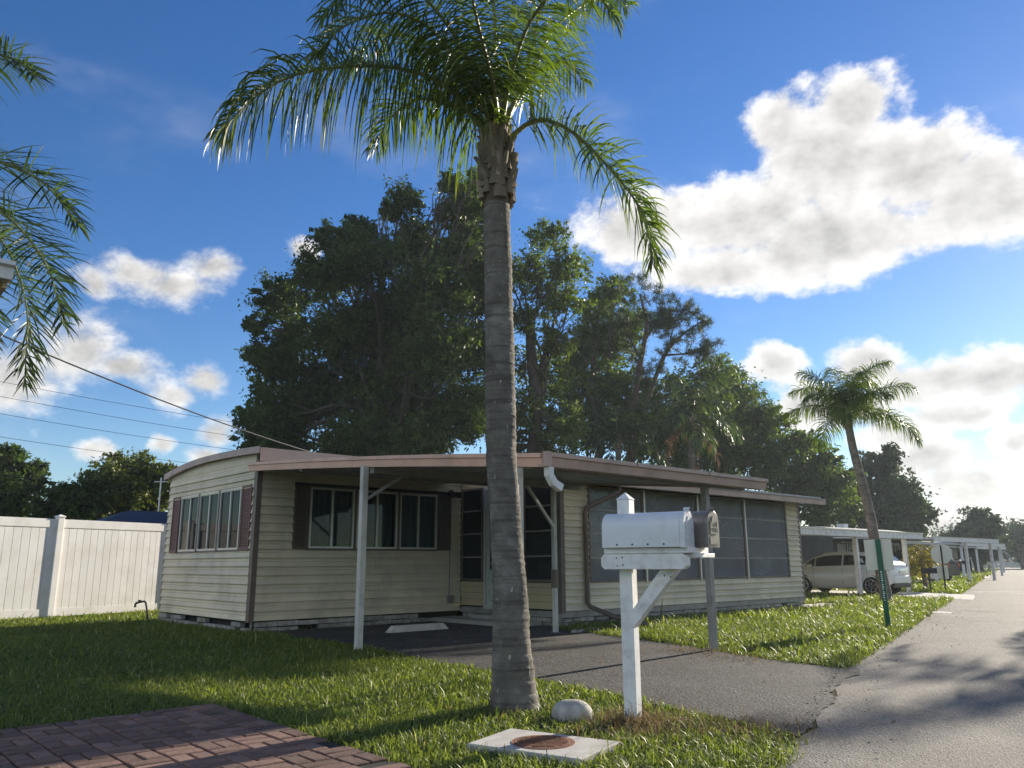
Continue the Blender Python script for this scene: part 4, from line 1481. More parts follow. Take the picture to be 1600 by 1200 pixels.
neighbour(22.6, 32.8, 12.7, 18.4, 2.06, 'long white carport roof over the white hatchback', 'pale home with a red roof behind the white hatchback',
          [(23.6, 12.9), (27.7, 12.9), (31.75, 12.9)], 'roofred', wins=5)
neighbour(44.5, 54.2, 16.6, 22.0, 2.25, 'white carport behind the stop sign', 'dark walled home behind the stop sign carport', [(44.9, 16.8), (49.6, 16.8), (53.6, 16.8)], 'roofgrey', wall='room', wins=3)  # dark interior of this carport is put into the home's wall colour
neighbour(63, 72, 21.6, 27.0, 2.3, 'farther white carport beyond the stop sign', 'farther pale home beyond the stop sign', [(63.4, 21.8), (71.4, 21.8)], 'roofgrey', wins=2)
neighbour(84, 92, 27.5, 32.0, 2.35, 'farthest small white carport near the end of the road', 'farthest pale home near the end of the road', [(84.4, 27.7), (91.4, 27.7)], 'roofgrey', wins=2)
# dark pickup shape parked in the second carport
sv = thing('parked_car', uw(48.0, 19.2), 'dark sport utility vehicle in the shade of the stop sign carport', 'car', ROTZ + math.pi / 2)
q = MB()
pr = [(-2.2, .35), (-2.22, .95), (-2.05, 1.05), (-1.85, 1.7), (-1.6, 1.76), (.4, 1.76), (1.05, 1.12), (2.1, 1.02), (2.25, .85), (2.25, .35)]
q.extr(pr, -.92, .92, 'y')
q.build('body', 'black', sv, bevel=.08)
for s in (1, -1):
    for (xa, xb) in ((-1.65, -.7), (-.6, .35)):
        MB().add([(xa, s * .924, 1.1), (xb, s * .924, 1.1), (xb - (.1 if xb > 0 else 0), s * .924, 1.62), (xa, s * .924, 1.62)], [(0, 1, 2, 3)]).build('side_window', 'cglass', sv)
    for xw in (-1.4, 1.4):
        wh = MB().tube([(xw, s * .75, .36), (xw, s * .94, .36)], .36, 20).build('wheel', 'tyre', sv)
        MB().tube([(xw, s * .941, .36), (xw, s * .95, .36)], .2, 16).build('rim', 'rim', wh)
    MB().box(-2.235, -2.19, s * .72 - .12, s * .72 + .12, .8, 1.02).build('tail_light', 'red', sv)
MB().add([(-2.04, -.75, 1.1), (-2.04, .75, 1.1), (-1.87, .7, 1.62), (-1.87, -.7, 1.62)], [(0, 1, 2, 3)]).build('rear_window', 'cglass', sv)
# long pale building closing the view at the end of the road
eb = thing('low_building', (RE + RD * 166)[0:2].tolist() + [0], 'long low pale building closing the far end of the road', 'building', MD)
MB().box(-40, 14, 0, 8, 0, 2.7).build('wall', 'wallpale', eb)
MB().extr([(-.6, 2.71), (4, 4.0), (8.6, 2.71)], -40.6, 14.6, 'x').build('roof', 'roofgrey', eb)
for k in range(12):
    fr = MB().box(-38 + k * 4.2, -36.6 + k * 4.2, -.05, -.002, .9, 2.1).build('window', 'cglass', eb)
# dark blue roof of a shed behind the fence
sh = thing('garden_shed', tuple(at(225, 880, 27) * np.array([1, 1, 0])), 'shed with a dark blue roof just over the white fence', 'shed', ROTZ)
MB().box(-1.2, 2.3, 0, 3, 0, 2.3).build('wall', 'roofblue', sh)
MB().add([(-1.9, -.3, 2.31), (2.6, -.3, 2.31), (2.6, 3.3, 2.31), (-1.9, 3.3, 2.31), (-.2, 1.5, 3.0), (2.6, 1.5, 3.0)],
         [(0, 3, 2, 1), (0, 1, 5, 4), (2, 3, 4, 5), (0, 4, 3), (1, 2, 5)]).build('roof', 'roofblue', sh)
an = thing('aerial_pole', tuple(at(238, 900, 30) * np.array([1, 1, 0])), 'thin metal aerial pole in front of the trees past the fence', 'pole')
MB().tube([(0, 0, 0), (0, 0, 4.35)], .03, 8).build('mast', 'alu', an)
MB().bar((-.25, 0, 4.2), (.25, 0, 4.2), .03, .03).build('cross_bar', 'alu', an)

# eave corner of the building at the left of the viewpoint
le = at(22, 418, 5.2)
lb = thing('patio_roof', (le[0] - 3.0, le[1] + 1.0, 0), 'white gutter corner of the near patio roof at the left edge', 'roof', ROTZ)
rot = Matrix.Rotation(-ROTZ, 3, 'Z')
lo = rot @ (Vector(le) - Vector((le[0] - 3.0, le[1] + 1.0, 0)))
ex, ey, ez = lo
gt = MB().extr([(ey, ez - .09), (ey - .01, ez - .01), (ey - .05, ez + .0), (ey - .05, ez + .03), (ey + .1, ez + .03), (ey + .1, ez - .09)], ex - 3.2, ex, 'x').build('gutter', 'white', lb)
MB().box(ex - 3.2, ex - .04, ey + .101, ey + 3.0, ez - .06, ez + .0).build('roof_deck', 'white', lb)
MB().box(ex - .04, ex - .012, ey + .101, ey + 3.0, ez - .13, ez + .05).build('end_fascia', 'siding2', lb)
for yy in (.3, 2.7):
    MB().box(ex - 3.0, ex - 2.9, ey + yy, ey + yy + .1, 0, ez - .061).build('post', 'white', lb)

# ================================================================== PALMS
def frond_mesh(path, nleaf, lmax, width, rng, droop=1.0, start=.14, up_frac=.12, brown=.12, fwd=.2):
    """leaflets along a rachis path (N,3). Each leaflet is a tapering strip of four pieces that hangs under its weight."""
    path = np.asarray(path, float)
    seg = np.linalg.norm(np.diff(path, axis=0), axis=1)
    cum = np.concatenate([[0], np.cumsum(seg)])
    V, Fq, SH = [], [], []
    base = 0
    NS = 5
    for i in range(nleaf):
        for side in (-1, 1):
            t = start + (1 - start) * (i + rng.uniform(-.3, .3)) / nleaf
            t = min(max(t, start), .998)
            s = t * cum[-1]
            k = min(np.searchsorted(cum, s, 'right') - 1, len(seg) - 1)
            p = path[k] + (path[k + 1] - path[k]) * ((s - cum[k]) / seg[k])
            T = path[min(k + 2, len(path) - 1)] - path[max(k - 1, 0)]
            T = T / np.linalg.norm(T)
            Sd = np.cross(T, [0, 0, 1.0])
            n_ = np.linalg.norm(Sd)
            Sd = Sd / n_ if n_ > 1e-3 else np.array([1.0, 0, 0])
            Nn = np.cross(Sd, T)
            tt = (t - start) / (1 - start)
            L_ = lmax * (.35 + .65 * math.sin(math.pi * min(1, .18 + tt * .62)) ** .8) * (1 - .62 * tt ** 3) * rng.uniform(.8, 1.12)
            lift = rng.normal(.15, .35)
            if rng.random() < up_frac:
                lift += 1.3
                L_ *= .72
            d = Sd * side * (.95 - .35 * tt) + T * (fwd + .75 * tt ** 2) + Nn * lift
            d /= np.linalg.norm(d)
            wv_ = np.cross(d, np.cross(T, d) + .35 * rng.normal(size=3))
            wv_ = wv_ / (np.linalg.norm(wv_) + 1e-9)
            q = p.copy()
            g = droop * rng.uniform(.55, 1.25)
            kink = rng.random() < .12
            sh0 = rng.uniform(0, .75)
            for j in range(NS + 1):
                f_ = j / NS
                wd = width * (.55 + 1.3 * f_) if f_ < .35 else width * (1 - ((f_ - .35) / .65) ** 1.6)
                V += [q - wv_ * wd / 2, q + wv_ * wd / 2]
                shv = sh0 + (brown * 4 * rng.random() if f_ > .7 and rng.random() < .5 else 0)
                SH += [min(1, shv)] * 2
                d = d + np.array([0, 0, -1.0]) * g * (.13 + .5 * f_) * (1.0 if not (kink and f_ > .4) else 3)
                d /= np.linalg.norm(d)
                q = q + d * L_ / NS
                wv_ = wv_ - d * (wv_ @ d)
                wv_ /= (np.linalg.norm(wv_) + 1e-9)
                if j < NS:
                    Fq.append((base + 2 * j, base + 2 * j + 1, base + 2 * j + 3, base + 2 * j + 2))
            base += 2 * (NS + 1)
    return np.array(V), np.array(Fq), np.array(SH)


def smooth_path(pts, n=18):
    pts = [np.array(p, float) for p in pts]
    P_ = [2 * pts[0] - pts[1]] + pts + [2 * pts[-1] - pts[-2]]
    out = []
    m = len(pts) - 1
    for i in range(m):
        p0, p1, p2, p3 = P_[i:i + 4]
        k = max(2, n // m)
        for j in range(k):
            t = j / k
            out.append(.5 * ((2 * p1) + (-p0 + p2) * t + (2 * p0 - 5 * p1 + 4 * p2 - p3) * t * t + (-p0 + 3 * p1 - 3 * p2 + p3) * t ** 3))
    out.append(pts[-1])
    return out


def arc(c, az, length, el0, curl, n=16):
    """rachis that leaves c at elevation el0 in direction az and bends down by curl radians"""
    p = np.array(c, float)
    out = [p.copy()]
    h = np.array([math.sin(az), math.cos(az), 0])
    for i in range(n):
        e = el0 - curl * ((i + .5) / n) ** 1.25
        p = p + (h * math.cos(e) + np.array([0, 0, 1]) * math.sin(e)) * length / n
        out.append(p.copy())
    return out


def add_frond(root, off, path, nleaf, lmax, width, mat, rng, droop, r0=.022, part='frond', **k):
    V, Fq, SH = frond_mesh(path, nleaf, lmax, width, rng, droop, **k)
    fr = np_mesh(part, mat, V, Fq, None, SH, root, off=off)
    rs = [r0 * (1 - .86 * i / (len(path) - 1)) for i in range(len(path))]
    MB().tube(path, rs, 6).build('rachis', 'rachis' if mat != 'deadfrond' else 'boot', fr, off=off, smooth=True)
    return fr


def trunk_mesh(path, rads, rings, seed, nseg=28):
    """ringed palm stem: slight lip at every leaf scar"""
    r = random.Random(seed)
    q = MB()
    pts = [Vector(p) for p in path]
    vs_, fs = [], []
    for i, p in enumerate(pts):
        for k in range(nseg):
            t = 2 * math.pi * k / nseg
            wob = 1 + .018 * math.sin(3 * t + i * .13) + .01 * math.sin(7 * t - i * .21) + r.gauss(0, .006)
            vs_.append(p + Vector((math.cos(t), math.sin(t), 0)) * rads[i] * wob + Vector((0, 0, .012 * math.sin(2 * t + i))))
    for i in range(len(pts) - 1):
        for k in range(nseg):
            fs.append((i * nseg + k, i * nseg + (k + 1) % nseg, (i + 1) * nseg + (k + 1) % nseg, (i + 1) * nseg + k))
    fs.append(tuple((len(pts) - 1) * nseg + k for k in range(nseg)))
    return q.add(vs_, fs)


# ---- the foreground queen palm
PB = np.array([-.01, 6.66, 0])
qp = thing('queen_palm', PB, 'tall queen palm with a ringed grey trunk standing in front of the home', 'palm tree')
prof = [(0, .018, .225), (.05, .016, .20), (.2, .01, .175), (.5, -.002, .152), (1.0, -.02, .138), (1.5, -.05, .13), (2.06, -.085, .128), (2.6, -.09, .128), (3.3, -.10, .124), (4.0, -.115, .118), (4.38, -.12, .112)]
zs_ = [p[0] for p in prof]
N_ = 300
tp, tr = [], []
scar = [0]
rr = random.Random(21)
while scar[-1] < 4.4:
    scar.append(scar[-1] + rr.choice((.03, .045, .06, .09)) * rr.uniform(.8, 1.25))
for i in range(N_):
    z = 4.38 * i / (N_ - 1)
    x = np.interp(z, zs_, [p[1] for p in prof])
    rd_ = np.interp(z, zs_, [p[2] for p in prof])
    j = np.searchsorted(scar, z, 'right') - 1
    ph = (z - scar[j]) / (scar[j + 1] - scar[j]) if j + 1 < len(scar) else 0
    tp.append((x, 0, z - .03))
    tr.append(rd_ * (1 + .05 * ph ** 4 - .02 * (ph < .2) + .02 * math.sin(z * 2.7) * math.sin(z * 1.1)))
trunk_mesh(tp, tr, 60, 4).build('trunk', 'palmbark', qp, smooth=True)
# boots: old leaf bases wrapped round the top of the stem
rr = random.Random(31)
CT = np.array([-.125, 0, 5.0])
MB().tube([(-.12, 0, 4.3), (-.12, 0, 4.6), (-.125, 0, 4.85), (-.125, 0, 5.2), (-.125, 0, 5.5)], [.115, .13, .115, .085, .04], 16, jit=lambda: rr.gauss(0, .05)).build('crownshaft', 'boot', qp, smooth=True)
for k in range(64):
    a = k * 2.4 + rr.uniform(-.3, .3)
    z0 = 4.30 + .62 * k / 64 + rr.uniform(-.03, .03)
    ra = .115 + (.02 if k < 34 else -.012 * (k - 34) / 13)
    ln = rr.uniform(.14, .36)
    wd = rr.uniform(.025, .065)
    ca, sa = math.cos(a), math.sin(a)
    vs_, fs = [], []
    for j in range(4):
        f_ = j / 3
        rr_ = ra + .012 + .05 * f_ ** 2 * rr.uniform(.4, 1.3) + (.012 if j == 0 else 0)
        hw = wd * (1 - .6 * f_)
        for s in (-1, 0, 1):
            bulge = .018 if s == 0 else -.006
            vs_.append((-.12 + ca * (rr_ + bulge) - sa * hw * s, sa * (rr_ + bulge) + ca * hw * s, z0 + ln * f_))
        for s in (-1, 0, 1):
            vs_.append((-.12 + ca * (rr_ - .02) - sa * hw * s, sa * (rr_ - .02) + ca * hw * s, z0 + ln * f_))
    for j in range(3):
        b = j * 6
        fs += [(b, b + 1, b + 7, b + 6), (b + 1, b + 2, b + 8, b + 7), (b + 3, b + 9, b + 10, b + 4), (b + 4, b + 10, b + 11, b + 5), (b, b + 6, b + 9, b + 3), (b + 2, b + 5, b + 11, b + 8)]
    fs += [(18, 19, 22, 21), (19, 20, 23, 22), (0, 3, 4, 1), (1, 4, 5, 2)]
    MB().add(vs_, fs).build('leaf_base', 'boot', qp)
rg = np.random.default_rng(5)
A_ = lambda px, py, Y: at(px, py, Y)
crown = PB + CT
fr_paths = [
    [(768, 222, 6.63), (735, 178, 6.55), (690, 130, 6.45), (620, 106, 6.35), (540, 104, 6.25), (460, 117, 6.2), (400, 150, 6.15), (362, 190, 6.1), (343, 212, 6.1)],
    [(795, 218, 6.65), (822, 195, 6.62), (855, 188, 6.58), (900, 210, 6.5), (947, 257, 6.42), (987, 305, 6.37), (1011, 352, 6.33), (1021, 415, 6.3)],
    [(772, 190, 6.62), (745, 120, 6.3), (700, 40, 5.9), (640, -20, 5.6), (560, -20, 5.3), (500, 30, 5.1)],
    [(785, 185, 6.62), (800, 110, 6.3), (830, 30, 5.9), (880, -20, 5.6), (930, -10, 5.4), (960, 30, 5.3)],
    [(778, 185, 6.7), (775, 90, 6.8), (770, -20, 7.0), (760, -130, 7.2), (720, -200, 7.6), (680, -190, 8.0)],
    [(772, 190, 6.7), (720, 110, 7.0), (650, 60, 7.5), (590, 60, 8.0), (545, 110, 8.4)],
    [(790, 188, 6.7), (830, 110, 7.0), (870, 40, 7.4), (930, 0, 7.9), (985, 10, 8.3)],
    [(778, 188, 6.6), (770, 130, 6.2), (750, 50, 5.6), (730, -30, 5.1), (700, -90, 4.7)],
    [(768, 200, 6.65), (715, 165, 6.8), (655, 155, 7.0), (610, 185, 7.2), (585, 235, 7.3)],
    [(770, 195, 6.6), (730, 130, 6.4), (690, 60, 6.2), (620, 20, 6.0), (540, 40, 5.85), (490, 90, 5.8)],
    [(790, 190, 6.65), (815, 130, 6.7), (835, 60, 6.8), (850, -20, 6.9), (880, -80, 7.0), (920, -100, 7.1)],
    [(776, 190, 6.7), (750, 130, 6.9), (725, 90, 7.2), (690, 85, 7.5), (660, 110, 7.7)],
    [(790, 190, 6.7), (820, 140, 6.85), (850, 105, 7.1), (885, 100, 7.3), (915, 130, 7.5)],
]
for i, pth in enumerate(fr_paths):
    path = smooth_path([A_(*p) for p in pth], 20)
    ln = sum(np.linalg.norm(np.diff(np.array(path), axis=0), axis=1))
    add_frond(qp, tuple(PB), path, (int(64 + 24 * ln) if i != 1 else 190) if i else 250, .62 if i else .98, .016, 'palm', rg, (2.6, .7)[i == 1] if i < 2 else 1.3, r0=.026, start=.10 if i else .06, up_frac=.36 if i == 0 else .12, brown=.14, fwd=.05 if i == 0 else .2)
for k in range(3):                                   # spear and drooping dead stalks
    a = k * 2.1 + .4
    MB().tube([tuple(np.array(p)) for p in arc((-.125, 0, 4.75), a, .9, 1.35, .4, 6)], [.02, .018, .016, .013, .01, .007, .004], 6).build('leaf_stalk', 'rachis', qp, smooth=True)


def simple_palm(loc, label, trunk_pts, trunk_r, nfr, flen, lmax, mat, seed, width=.035, nleaf=44, dead=0, trunkmat='palmbark', el_range=(1.25, -.15), droop=1.2, azs=None, name='queen_palm'):
    t = thing(name, loc, label, 'palm tree')
    r = np.random.default_rng(seed)
    path = smooth_path(trunk_pts, 48)
    n = len(path)
    trunk_mesh(path, [trunk_r * (1.25 - .5 * i / n) * (1 + .03 * ((i % 3) == 0)) for i in range(n)], 0, seed, 16).build('trunk', trunkmat, t, smooth=True)
    top = np.array(path[-1])
    MB().tube([top - np.array([0, 0, .25]), top, top + np.array([0, 0, .35]), top + np.array([0, 0, .7])], [trunk_r * .85, trunk_r * 1.15, trunk_r * .8, .02], 10).build('crownshaft', 'boot', t, smooth=True)
    for k in range(nfr):
        a = (azs[k] if azs else k * 2.399963) + r.uniform(-.15, .15)
        f_ = k / max(1, nfr - 1)
        e0 = el_range[0] + (el_range[1] - el_range[0]) * f_ + r.uniform(-.1, .1)
        p = arc(top + np.array([0, 0, .25 * (1 - f_)]), a, flen * r.uniform(.85, 1.08), e0, 1.15 + .55 * f_ + r.uniform(-.15, .2), 14)
        add_frond(t, (0, 0, 0), p, nleaf, lmax, width, mat, r, droop, r0=.028, up_frac=.1)
    for k in range(dead):
        a = r.uniform(0, 6.28)
        p = arc(top - np.array([0, 0, .1]), a, flen * .8, -.7, .8, 10)
        add_frond(t, (0, 0, 0), p, nleaf // 2, lmax * .8, width, 'deadfrond', r, 1.5, r0=.024, part='dead_frond')
    return t


# palm by the road in the middle distance
b2 = np.array([10.5, 23.3, 0])
simple_palm(b2, 'slender leaning queen palm near the green marker post', [(0.1, 0, 0), (.0, .1, 1.3), (-.08, .2, 2.7), (-.3, .3, 4.4), (-.38, .3, 5.35)], .135, 15, 2.2, .85, 'palm', 17, width=.022, nleaf=110, el_range=(1.45, .3), droop=1.7)
# near palm whose fronds hang into the left of the picture
lp = np.array([-6.4, 7.6, 0])
t = thing('queen_palm', lp, 'palm at the left edge with fronds hanging beside the white gutter', 'palm tree')
trunk_mesh(smooth_path([(0, 0, 0), (.02, 0, 2), (0, 0, 4.1)], 40), [.17 - .0012 * i for i in range(41)], 0, 3, 16).build('trunk', 'palmbark', t, smooth=True)
MB().tube([(0, 0, 3.9), (0, 0, 4.3), (0, 0, 4.9)], [.14, .16, .04], 12).build('crownshaft', 'boot', t, smooth=True)
rg2 = np.random.default_rng(9)
for i, pth in enumerate([
        [(-260, 200, 7.6), (-140, 95, 7.5), (-40, 82, 7.4), (20, 92, 7.3), (58, 122, 7.2)],
        [(-260, 270, 7.6), (-140, 230, 7.4), (-30, 245, 7.2), (60, 280, 7.0), (125, 355, 6.9)],
        [(-260, 290, 7.6), (-120, 265, 7.3), (0, 330, 7.0), (70, 410, 6.8), (100, 510, 6.7)],
        [(-250, 300, 7.6), (-110, 310, 7.8), (-10, 360, 8.0), (40, 470, 8.1), (38, 600, 8.1)],
        [(-260, 310, 7.6), (-160, 340, 7.2), (-60, 420, 7.0), (-20, 540, 6.9)],
        [(-260, 240, 7.6), (-260, 60, 7.7), (-300, -60, 7.8), (-380, -60, 7.9)],
        [(-260, 240, 7.6), (-200, 80, 7.9), (-120, 10, 8.4), (-60, 30, 8.9)]]):
    path = smooth_path([at(*p) for p in pth], 18)
    add_frond(t, tuple(lp), path, 165, .70, .019, 'palmdark', rg2, .32, r0=.026, start=.12, up_frac=.08, brown=.1)
# palms on the sunny side of the road, right of the view: their fronds shade the road
simple_palm(np.array([19.2, 22.4, 0]), 'tall queen palm across the road, out of view to the right', [(0, 0, 0), (.05, .0, 3), (-.1, 0, 5.6)], .19, 18, 3.0, .7, 'palm', 23, width=.05, nleaf=40, el_range=(1.3, -.35))
simple_palm(np.array([20.5, 19.4, 0]), 'second queen palm across the road, out of view to the right', [(0, 0, 0), (.05, .0, 3), (.1, 0, 5.9)], .19, 18, 2.9, .7, 'palm', 29, width=.05, nleaf=40, el_range=(1.3, -.35))
# palms among the trees behind the home
bp = at(1075, 640, 46)
simple_palm(np.array([bp[0], bp[1], 0]), 'queen palm with dead brown fronds over the screen room roof', [(0, 0, 0), (.0, 0, 3), (.05, 0, bp[2] - .6)], .22, 18, 4.0, 1.1, 'palmdark', 33, width=.10, nleaf=34, dead=4, el_range=(1.3, -.1), droop=1.3)
bp = at(965, 680, 44)
simple_palm(np.array([bp[0], bp[1], 0]), 'low dark queen palm in the shade behind the roof', [(0, 0, 0), (.0, 0, 2), (.0, 0, bp[2] - .5)], .2, 15, 3.5, 1.05, 'palmdark', 35, width=.085, nleaf=30, el_range=(1.35, .2), droop=1.3)
yb = uw(34.6, 13.4)
simple_palm(np.array([yb[0], yb[1], 0]), 'small yellowing palm at the end of the white carport', [(0, 0, 0), (0, 0, .5), (0, 0, .95)], .08, 9, 1.0, .5, 'palmyellow', 41, width=.045, nleaf=26, el_range=(1.3, .2), droop=1.1)


# fan palm with a skirt of hanging dead leaves, between the big trees
fp = at(845, 690, 42)
ft = thing('fan_palm', (fp[0], fp[1], 0), 'fan palm with a shaggy skirt of pale hanging leaves behind the roof', 'palm tree')
MB().tube([(0, 0, 0), (0, 0, 3), (0, 0, 5.2)], [.22, .2, .18], 12).build('trunk', 'boot', ft, smooth=True)
ft.scale = (1.5, 1.5, 1.45)
r = np.random.default_rng(77)
for k in range(30):
    a = k * 2.4
    e = 1.2 - 2.6 * k / 29
    hub = np.array([0, 0, 5.2 - 1.4 * max(0, (k - 12) / 18)]) + np.array([math.sin(a) * math.cos(e), math.cos(a) * math.cos(e), math.sin(e)]) * (.8 if k < 14 else .45)
    d = hub - np.array([0, 0, 5.1 - 1.4 * max(0, (k - 12) / 18)])
    d /= np.linalg.norm(d)
    sd = np.cross(d, [0, 0, 1.0])
    sd /= np.linalg.norm(sd) + 1e-6
    V, Fq = [], []
    for j in range(22):
        t_ = (j / 21 - .5) * 2.5
        dd = d * math.cos(t_) + sd * math.sin(t_)
        tip = hub + dd * r.uniform(.75, 1.0) + np.array([0, 0, -.35 * r.uniform(.4, 1.4)])
        mid = hub + dd * .5
        wv_ = np.cross(dd, [0.2, .3, 1.0])
        wv_ /= np.linalg.norm(wv_)
        b = len(V)
        V += [hub - wv_ * .008, hub + wv_ * .008, mid - wv_ * .03, mid + wv_ * .03, tip - wv_ * .004, tip + wv_ * .004]
        Fq += [(b, b + 1, b + 3, b + 2), (b + 2, b + 3, b + 5, b + 4)]
    np_mesh('fan_leaf', 'fan' if k >= 10 else 'palmdark', V, Fq, None, np.full(len(V), r.uniform(.1, .9)), ft)


# ================================================================== BROADLEAF TREES AND PINE
def leaf_cloud(cent, rads, clumps, per, size, rng, flat=.75, crad=.2, hang=0.0):
    """leaves on short sprays: lobes carry many small uneven sprays, each a loose gaussian tuft"""
    C_, S_, D_ = [], [], []
    for (c, r_) in zip(cent, rads):
        n = max(6, int(clumps * 2.2 * (r_ / np.mean(rads)) ** 2))
        d = rng.normal(size=(n, 3))
        d /= np.linalg.norm(d, axis=1)[:, None]
        rad_ = r_ * (rng.uniform(.08, 1.0, n) ** .5) * np.minimum(rng.lognormal(0, .09, n), 1.16)
        C_.append(np.asarray(c) + d * rad_[:, None] * np.array([1, 1, flat + .1]))
        S_.append(r_ * crad * np.minimum(rng.lognormal(-.1, .4, n), 1.7))
        D_.append(d)
    C_, S_, D_ = np.concatenate(C_), np.concatenate(S_), np.concatenate(D_)
    keep = rng.uniform(0, 1, len(C_)) < .9
    C_, S_, D_ = C_[keep], S_[keep], D_[keep]
    per = max(6, int(per / 2.0))
    idx = np.repeat(np.arange(len(C_)), per)
    n = len(idx)
    # spray stretched along its outward direction
    g = np.clip(rng.normal(size=(n, 3)), -1.7, 1.7) * np.array([.55, .55, .42])
    along = np.clip(rng.normal(size=n), -1.6, 1.4) * .55
    P_ = C_[idx] + (g + D_[idx] * along[:, None]) * S_[idx][:, None]
    nrm = D_[idx] * .45 + rng.normal(size=(n, 3)) * .8 + np.array([0, 0, .55])
    nrm /= np.linalg.norm(nrm, axis=1)[:, None]
    a = np.cross(nrm, rng.normal(size=(n, 3)))
    a /= np.linalg.norm(a, axis=1)[:, None]
    b = np.cross(nrm, a)
    sz = size * rng.uniform(.55, 1.3, n)
    la, lb = a * sz[:, None], b * (sz * rng.uniform(.42, .65, n))[:, None]
    V = np.stack([P_ - la, P_ - lb * .9 - la * .15, P_ + la, P_ + lb * .9 - la * .15], 1).reshape(-1, 3)
    F_ = np.arange(n * 4).reshape(-1, 4)
    cs = rng.uniform(0, 1, len(C_))
    sh = np.clip(cs[idx] * .6 + rng.uniform(0, .4, n), 0, 1)
    return V, F_, np.repeat(sh, 4)


def limb(p, q, r0, r1, rng, n=6, wob=.06):
    p, q = np.array(p, float), np.array(q, float)
    L_ = np.linalg.norm(q - p)
    pts = []
    for i in range(n + 1):
        t = i / n
        w_ = math.sin(math.pi * t) * wob * L_
        pts.append(p + (q - p) * t + rng.normal(size=3) * w_ * .5 + np.array([0, 0, w_ * .4]))
    return pts, [r0 + (r1 - r0) * (i / n) ** .7 for i in range(n + 1)]


def tree(name, label, cat, Y, lobes, clumps, per, size, mat, seed, depth=3.0, trunk_px=None, trunk_r=.3, bark='bark', fork=.35, group=None, flat=.8, crad=.24, limbs=True):
    """lobes: (x, y, r) as seen in the photograph, given a real depth round Y metres"""
    rng = np.random.default_rng(seed)
    cent, rads = [], []
    for (px, py, r_) in lobes:
        y = Y + rng.uniform(-1, 1) * depth
        cent.append(at(px, py, y))
        rads.append(r_ * y / FOC)
        if depth > 1.5:
            y2 = Y + rng.uniform(-.2, 1.3) * depth
            cent.append(at(px + rng.uniform(-.3, .3) * r_, py + rng.uniform(-.1, .3) * r_, y2))
            rads.append(r_ * .9 * y2 / FOC)
    cent = np.array(cent)
    cx, cy = np.mean(cent[:, 0]), np.mean(cent[:, 1])
    if trunk_px:
        b = at(trunk_px, 880, Y)
        cx, cy = b[0], b[1]
    t = thing(name, (cx, cy, 0), label, cat, 0, group)
    off = (cx, cy, 0)
    zt = float(np.min(cent[:, 2]) + fork * (np.max(cent[:, 2]) - np.min(cent[:, 2])))
    pts, rs = limb((cx, cy, -.1), (cx + rng.normal() * .3, cy, zt), trunk_r * 1.25, trunk_r * .7, rng, 8, .03)
    trk = MB().tube(pts, rs, 12).build('trunk', bark, t, off=off, smooth=True)
    if limbs:
        q = MB()
        for c, r_ in zip(cent, rads):
            s = pts[rng.integers(4, 9)]
            pp, rr_ = limb(s, c, trunk_r * .30, .02, rng)
            q.tube(pp, rr_, 7, cap=False)
            for k in range(3):
                d = rng.normal(size=3)
                d /= np.linalg.norm(d)
                p3, r3 = limb(pp[4], c + d * r_ * .8, .06, .012, rng, 4, .1)
                q.tube(p3, r3, 5, cap=False)
        q.build('limbs', bark, t, off=off, smooth=True)
    V, F_, sh = leaf_cloud(cent, rads, clumps, per, size, rng, flat, crad)
    cr = np_mesh('crown', mat, V, F_, None, sh, t, off=off)
    return t


tree('oak_tree', 'huge dark spreading oak tree behind the left part of the home', 'tree', 36,
     [(440, 465, 42), (430, 560, 45), (425, 650, 50), (500, 425, 50), (515, 520, 60), (500, 620, 62), (575, 405, 58), (600, 500, 66), (590, 600, 66), (630, 316, 34), (602, 330, 18),
      (645, 385, 50), (680, 455, 62), (680, 550, 66), (665, 645, 66), (728, 315, 40), (742, 380, 48), (745, 460, 50), (740, 545, 54), (735, 640, 60), (575, 685, 55), (450, 695, 48), (398, 552, 20),
      (405, 690, 34), (650, 690, 52), (700, 285, 24), (745, 285, 22), (560, 360, 30), (515, 375, 30), (412, 610, 28), (405, 505, 22), (545, 690, 45), (705, 335, 32), (755, 335, 32), (722, 400, 42), (765, 425, 38), (455, 520, 30), (385, 650, 22)],
     34, 84, .105, 'oak', 51, depth=3.4, trunk_px=600, trunk_r=.55, fork=.3)
tree('vine_clad_tree', 'tall open tree wrapped in pale green vines right of the palm trunk', 'tree', 40,
     [(850, 372, 32), (872, 360, 22), (825, 420, 38), (880, 410, 36), (905, 420, 24), (850, 460, 42), (815, 500, 34), (890, 470, 34), (870, 530, 36), (820, 570, 36), (860, 600, 40), (880, 660, 40), (815, 640, 38), (790, 440, 30), (800, 690, 34), (870, 690, 36)],
     30, 62, .10, 'vine', 52, depth=1.4, trunk_px=842, trunk_r=.36, fork=.55)
tree('broadleaf_tree', 'mid green rounded tree between the vine clad tree and the pine', 'tree', 50,
     [(935, 470, 38), (962, 452, 30), (925, 530, 42), (960, 530, 44), (910, 600, 46), (965, 600, 46), (985, 500, 32), (930, 660, 50), (985, 660, 46), (890, 560, 34)],
     30, 68, .13, 'broad', 53, depth=2.4, trunk_px=940, trunk_r=.32)
tree('broadleaf_tree', 'broad rounded tree over the right part of the home roof', 'tree', 57,
     [(1070, 600, 36), (1120, 585, 36), (1150, 610, 42), (1100, 640, 48), (1165, 660, 48), (1205, 665, 36), (1130, 700, 52), (1200, 710, 46), (1060, 670, 48), (1050, 730, 48), (1235, 700, 28), (1225, 745, 42), (1010, 620, 34), (1010, 690, 40)],
     30, 66, .155, 'broad', 54, depth=3, trunk_px=1130, trunk_r=.35)
